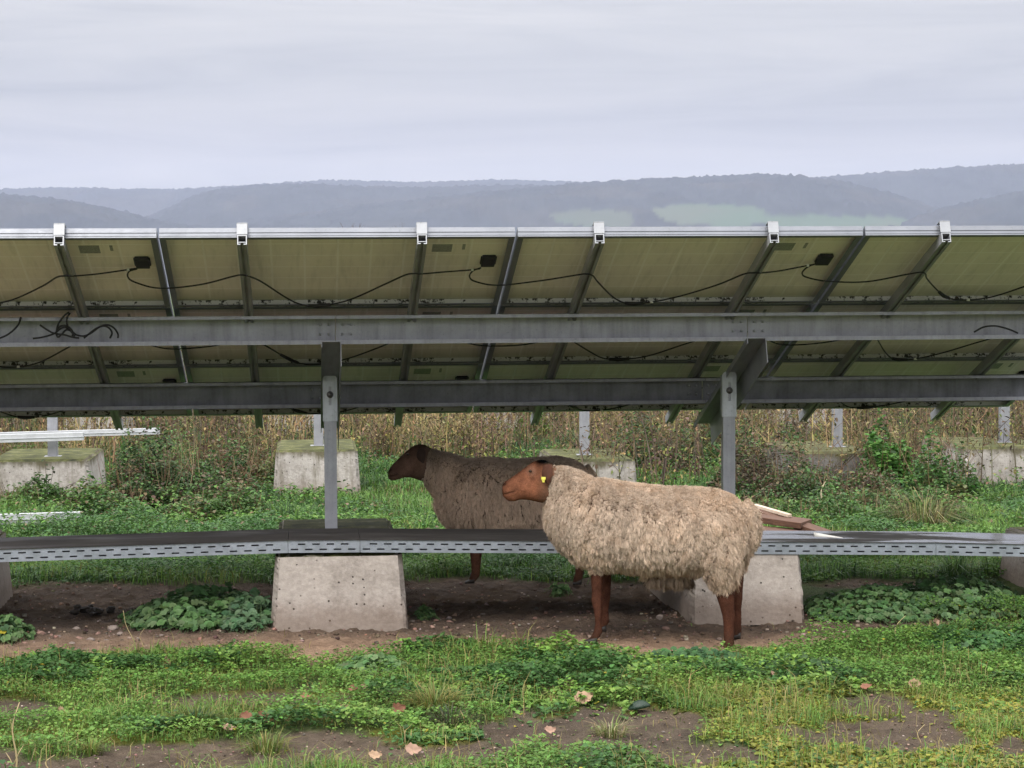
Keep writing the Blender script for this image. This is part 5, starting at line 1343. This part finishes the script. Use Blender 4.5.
for a in [(571, 692, .075, -.7, TN, 'tan curled leaf, upper of the pair below the pale sheep', .5, .9), (584, 705, .095, .2, TN, 'large tan leaf, lower of the pair below the pale sheep', .3, .6),
          (398, 718, .075, .5, RU, 'reddish brown leaf standing in the grass right of the left block', .4, 1.0), (368, 695, .075, .2, PK, 'pinkish brown leaf on soil below the left block', .3, .5),
          (354, 698, .06, -.3, RU, 'dark red leaf close left of the pinkish leaf', .4, .4), (306, 698, .06, .1, RU, 'flat rust brown leaf on dark soil below the left block', .2, .3),
          (413, 756, .075, .1, PK, 'pale pink leaf at the bottom, left of the middle', .3, .6), (375, 761, .06, .2, TN, 'tan leaf at the bottom edge left of the pale pink leaf', .3, .5),
          (344, 717, .05, .4, TN, 'small tan leaf on dark soil between green patches', .4, .5), (265, 727, .085, .3, RU, 'broad rust leaf right of the grey green tuft', .4, .7),
          (247, 726, .07, -.2, RU, 'rust leaf touching the grey green tuft', .4, .8), (229, 736, .06, .1, PK, 'flat pinkish leaf on bare soil below the grey green tuft', .3, .4),
          (166, 667, .06, 1.1, TN, 'small pale leaf upright in the weeds at the left', .5, 1.2), (550, 739, .055, .3, PK, 'pale leaf on the bare soil strip at the bottom middle', .4, .5),
          (915, 688, .065, -.4, TN, 'lone cream leaf in the grass at the right', .4, .7), (936, 623, .055, 1.0, PK, 'small pinkish leaf below the mallows at the right', .5, 1.0),
          (61, 714, .035, .5, TN, 'tiny pale leaf in the grass at the left', .4, .9), (866, 690, .06, 0, RU, 'brown leaf on the small bare spot at the right', .2, .3),
          (773, 681, .04, .6, PK, 'small pink leaf among the weeds below the right front block', .4, .8), (545, 676, .04, .8, TN, 'small withered leaf in the weeds below the front leg of the pale sheep', .4, .9)]:
    leaf_thing(*a)

def stone_mesh(g, c, r, seed, fl=.65):
    rr = random.Random(seed); b = bmesh.new(); bmesh.ops.create_icosphere(b, subdivisions=2, radius=1)
    sx, sy, sz = rr.uniform(.8, 1.35), rr.uniform(.7, 1.1), fl * rr.uniform(.7, 1.1); off = rr.uniform(0, 99)
    cuts = [(Vector((rr.gauss(0, 1), rr.gauss(0, 1), rr.gauss(0, 1))).normalized(), rr.uniform(.55, .85)) for _ in range(7)]
    for v in b.verts:
        p = v.co.copy()
        for n_, d_ in cuts:
            k_ = p.dot(n_) - d_
            if k_ > 0: p -= n_ * k_
        p *= 1 + rr.uniform(-.04, .04); v.co = p
    vs = [(c[0] + v.co.x * r * sx, c[1] + v.co.y * r * sy, c[2] + v.co.z * r * sz) for v in b.verts]; fs = [[v.index for v in f.verts] for f in b.faces]; b.free()
    g.add(vs, fs)
m_stone = [simple('rubble_grey', [(.3, (.16, .125, .105)), (.7, (.27, .22, .19))], scale=20, rough=.9, bdist=.004),
           simple('rubble_pink', [(.3, (.20, .115, .09)), (.7, (.30, .19, .15))], scale=20, rough=.9, bdist=.004)]
def stone(px, py, r, k, label, group='rubble stones'):
    r = r * .78
    Xc, Yc_ = gp(px, py); g = MB(); stone_mesh(g, (0, 0, 0), r, int(px * 7 + py)); o = g.build('stone', m_stone[k], loc=(Xc, Yc_, float(ground_z(Xc, Yc_)) + r * .08)); return tag(o, label, 'stone', group)
for k, (px, py, r, c_) in enumerate([(40, 632, .030, 1), (52, 629, .026, 1), (58, 633, .030, 0), (76, 625, .032, 0), (78, 634, .036, 1), (72, 638, .026, 0), (90, 636, .024, 0), (113, 626, .040, 0), (120, 632, .030, 0), (29, 633, .026, 0), (24, 638, .020, 1), (106, 637, .020, 0), (98, 630, .022, 1), (64, 640, .018, 1)]):
    stone(px, py, r, c_, 'small grey or pinkish rubble stone on the dirt left of the mallow patch')
for px, py, r, c_, lb in [(412, 617, .036, 0, 'grey stone beside the right bottom corner of the left front block'), (438, 615, .030, 1, 'pinkish stone right of the left front block, first of a close pair'), (450, 615, .032, 1, 'pinkish stone right of the left front block, farther of a close pair'),
                          (487, 618, .030, 1, 'reddish flat stone on the dirt below the dark sheep'), (660, 617, .030, 0, 'small grey stone before the right front block'), (665, 628, .030, 1, 'dark clod on the dirt between the legs of the pale sheep'),
                          (817, 622, .034, 1, 'pink brick piece at the right corner of the right front block'), (483, 609, .020, 0, 'small pale pebble on mud below the dark sheep'), (364, 626, .024, 1, 'brown stone leaning on the foot of the left front block')]:
    stone(px, py, r, c_, lb)
# gravel: innumerable crumbs along the path and on the bare soil
gv = MB(); b0 = []
for k in range(7000):
    px = rng.uniform(-40, 1060); py = rng.uniform(578, 770); X_, Y_ = gp(px, py)
    if cover(X_, Y_) > .45: continue
    edge = math.exp(-((py - 626) / 9) ** 2)
    r = rng.uniform(.0025, .007) * (1 + 1.0 * edge * rng.random())
    b0.append((X_, Y_, r))
for k in range(900):
    px = rng.uniform(-40, 1060); py = rng.uniform(580, 640); X_, Y_ = gp(px, py)
    if cover(X_, Y_) < .3: b0.append((X_, Y_, rng.uniform(.006, .017)))
G_V = []; G_Q = []; G_C = []
oct_ = np.array([[1, 0, 0], [0, 1, 0], [-1, 0, 0], [0, -1, 0], [.5, .5, .75], [-.5, .5, .75], [-.5, -.5, .75], [.5, -.5, .75]], float)
qd = np.array([[0, 1, 5, 4], [1, 2, 6, 5], [2, 3, 7, 6], [3, 0, 4, 7], [4, 5, 6, 7], [3, 2, 1, 0]])
for k, (X_, Y_, r) in enumerate(b0):
    a = rng.uniform(0, 6.3); ca, sa = math.cos(a), math.sin(a); q = oct_ * r * rng.uniform(.7, 1.3, (8, 3)); q = np.stack([q[:, 0] * ca - q[:, 1] * sa, q[:, 0] * sa + q[:, 1] * ca, q[:, 2]], 1)
    G_V.append(q + [X_, Y_, float(ground_z(X_, Y_)) - .001]); G_Q.append(qd + k * 8)
    G_C.append(np.repeat(jit([(.20, .14, .105), (.27, .215, .175), (.13, .09, .065), (.23, .14, .105), (.09, .065, .05)][rng.integers(5)], 1), 8, 0))
tag(np_mesh('gravel', np.concatenate(G_V), np.concatenate(G_Q), attr_mat('gravel', rough=.9), np.concatenate(G_C)), 'crumbs of gravel and soil on the bare dirt', 'gravel', kind='stuff')

# dung heap, dark lump, boards, strip of plastic
Xc, Yc_ = gp(94, 612); g = MB()
for k in range(16): stone_mesh(g, (random.gauss(0, .055), random.gauss(0, .05), .015 + .02 * random.random()), random.uniform(.018, .032), 300 + k, .8)
tag(g.build('dung_heap', simple('dung', [(.3, (.012, .009, .007)), (.7, (.03, .022, .016))], rough=.7), loc=(Xc, Yc_, float(ground_z(Xc, Yc_)))), 'black dung heap on the mud under the panels at the left', 'dung')
Xc, Yc_ = gp(639, 712); g = MB(); rr_ = []
for t in np.linspace(0, 1, 9):
    wd = .055 * math.sin(math.pi * (t * .9 + .05)) ** .7; rr_.append([Vector(((t - .5) * .085, math.cos(a) * wd * .6, .012 + max(-.004, math.sin(a)) * wd * .55 + .012 * t)) for a in [2 * math.pi * j / 14 for j in range(14)]])
g.loft(rr_)
tag(g.build('dark_lump', simple('dark_green_lump', [(.3, (.008, .022, .012)), (.7, (.02, .045, .025))], scale=30, rough=.4, bdist=.004), loc=(Xc, Yc_, float(ground_z(Xc, Yc_)))), 'dark green rounded lump on the bare soil right of the tan leaf pair', 'lump')

m_board = simple('red_brown_wood', [(.25, (.055, .030, .020)), (.5, (.105, .052, .032)), (.75, (.165, .09, .055))], scale=10, rough=.85, stretch=(1.2, 9, 9), bdist=.003)
m_stick = simple('pale_stick', [(.3, (.45, .35, .26)), (.7, (.60, .50, .40))], scale=20, rough=.8)
def board(pa, pb, Ya, Yb_, th, wd, mat, label, name='wooden_board', grp='boards on the grass'):
    A = at(pa[0], pa[1], Ya); B = at(pb[0], pb[1], Yb_); d = B - A; L = d.length; g = MB(); n_ = 7
    rr_ = random.Random(int(pa[0] + pb[1]))
    for i in range(n_):
        x0 = L * i / n_; x1 = L * (i + 1) / n_
    rings = []
    for i in range(n_ + 1):
        t = i / n_; k = 1 + rr_.uniform(-.06, .06)
        rings.append([Vector((t * L, -wd / 2 * k, 0)), Vector((t * L, wd / 2 * k, 0)), Vector((t * L, wd / 2 * k, th)), Vector((t * L, -wd / 2 * k, th))])
    g.loft(rings, smooth=False); o = g.build(name, mat, loc=A, bevel=.003); o.rotation_euler = d.to_track_quat('X', 'Z').to_euler(); return tag(o, label, 'board', grp)
board((750, 511), (842, 542), 14.2, 13.5, .035, .12, m_board, 'long red brown board sloping down to the right, behind the tray')
board((748, 519), (806, 527), 14.0, 13.8, .04, .25, m_board, 'red brown board under the long sloping one')
board((748, 533), (824, 540), 13.7, 13.6, .04, .30, m_board, 'lowest broad brown board behind the tray')
board((754, 507), (790, 517.5), 14.2, 13.9, .022, .035, m_stick, 'pale stick lying on the red brown boards', 'stick')
# a strip of white plastic on the tray cover
zc = T_[4][1] - .004 + .0655
A = Vector((xat(814, 10.80, 537), 10.80, zc)); g = MB()
rings = []
for t in np.linspace(0, 1, 7):
    w_ = .018 * (1 - .75 * t) + .003; z_ = .003 + .020 * (1 - t)
    rings.append([Vector((t * .13, -w_ - t * .08, .001)), Vector((t * .13, w_ - t * .08, .001)), Vector((t * .13, .3 * w_ - t * .08, z_)), Vector((t * .13, -.2 * w_ - t * .08, z_))])
g.loft(rings); tag(g.build('plastic_strip', simple('white_plastic', [(.3, (.62, .61, .57)), (.7, (.75, .74, .70))], rough=.4), loc=A), 'bent white plastic strip lying on the tray cover right of the pale sheep', 'plastic strip')
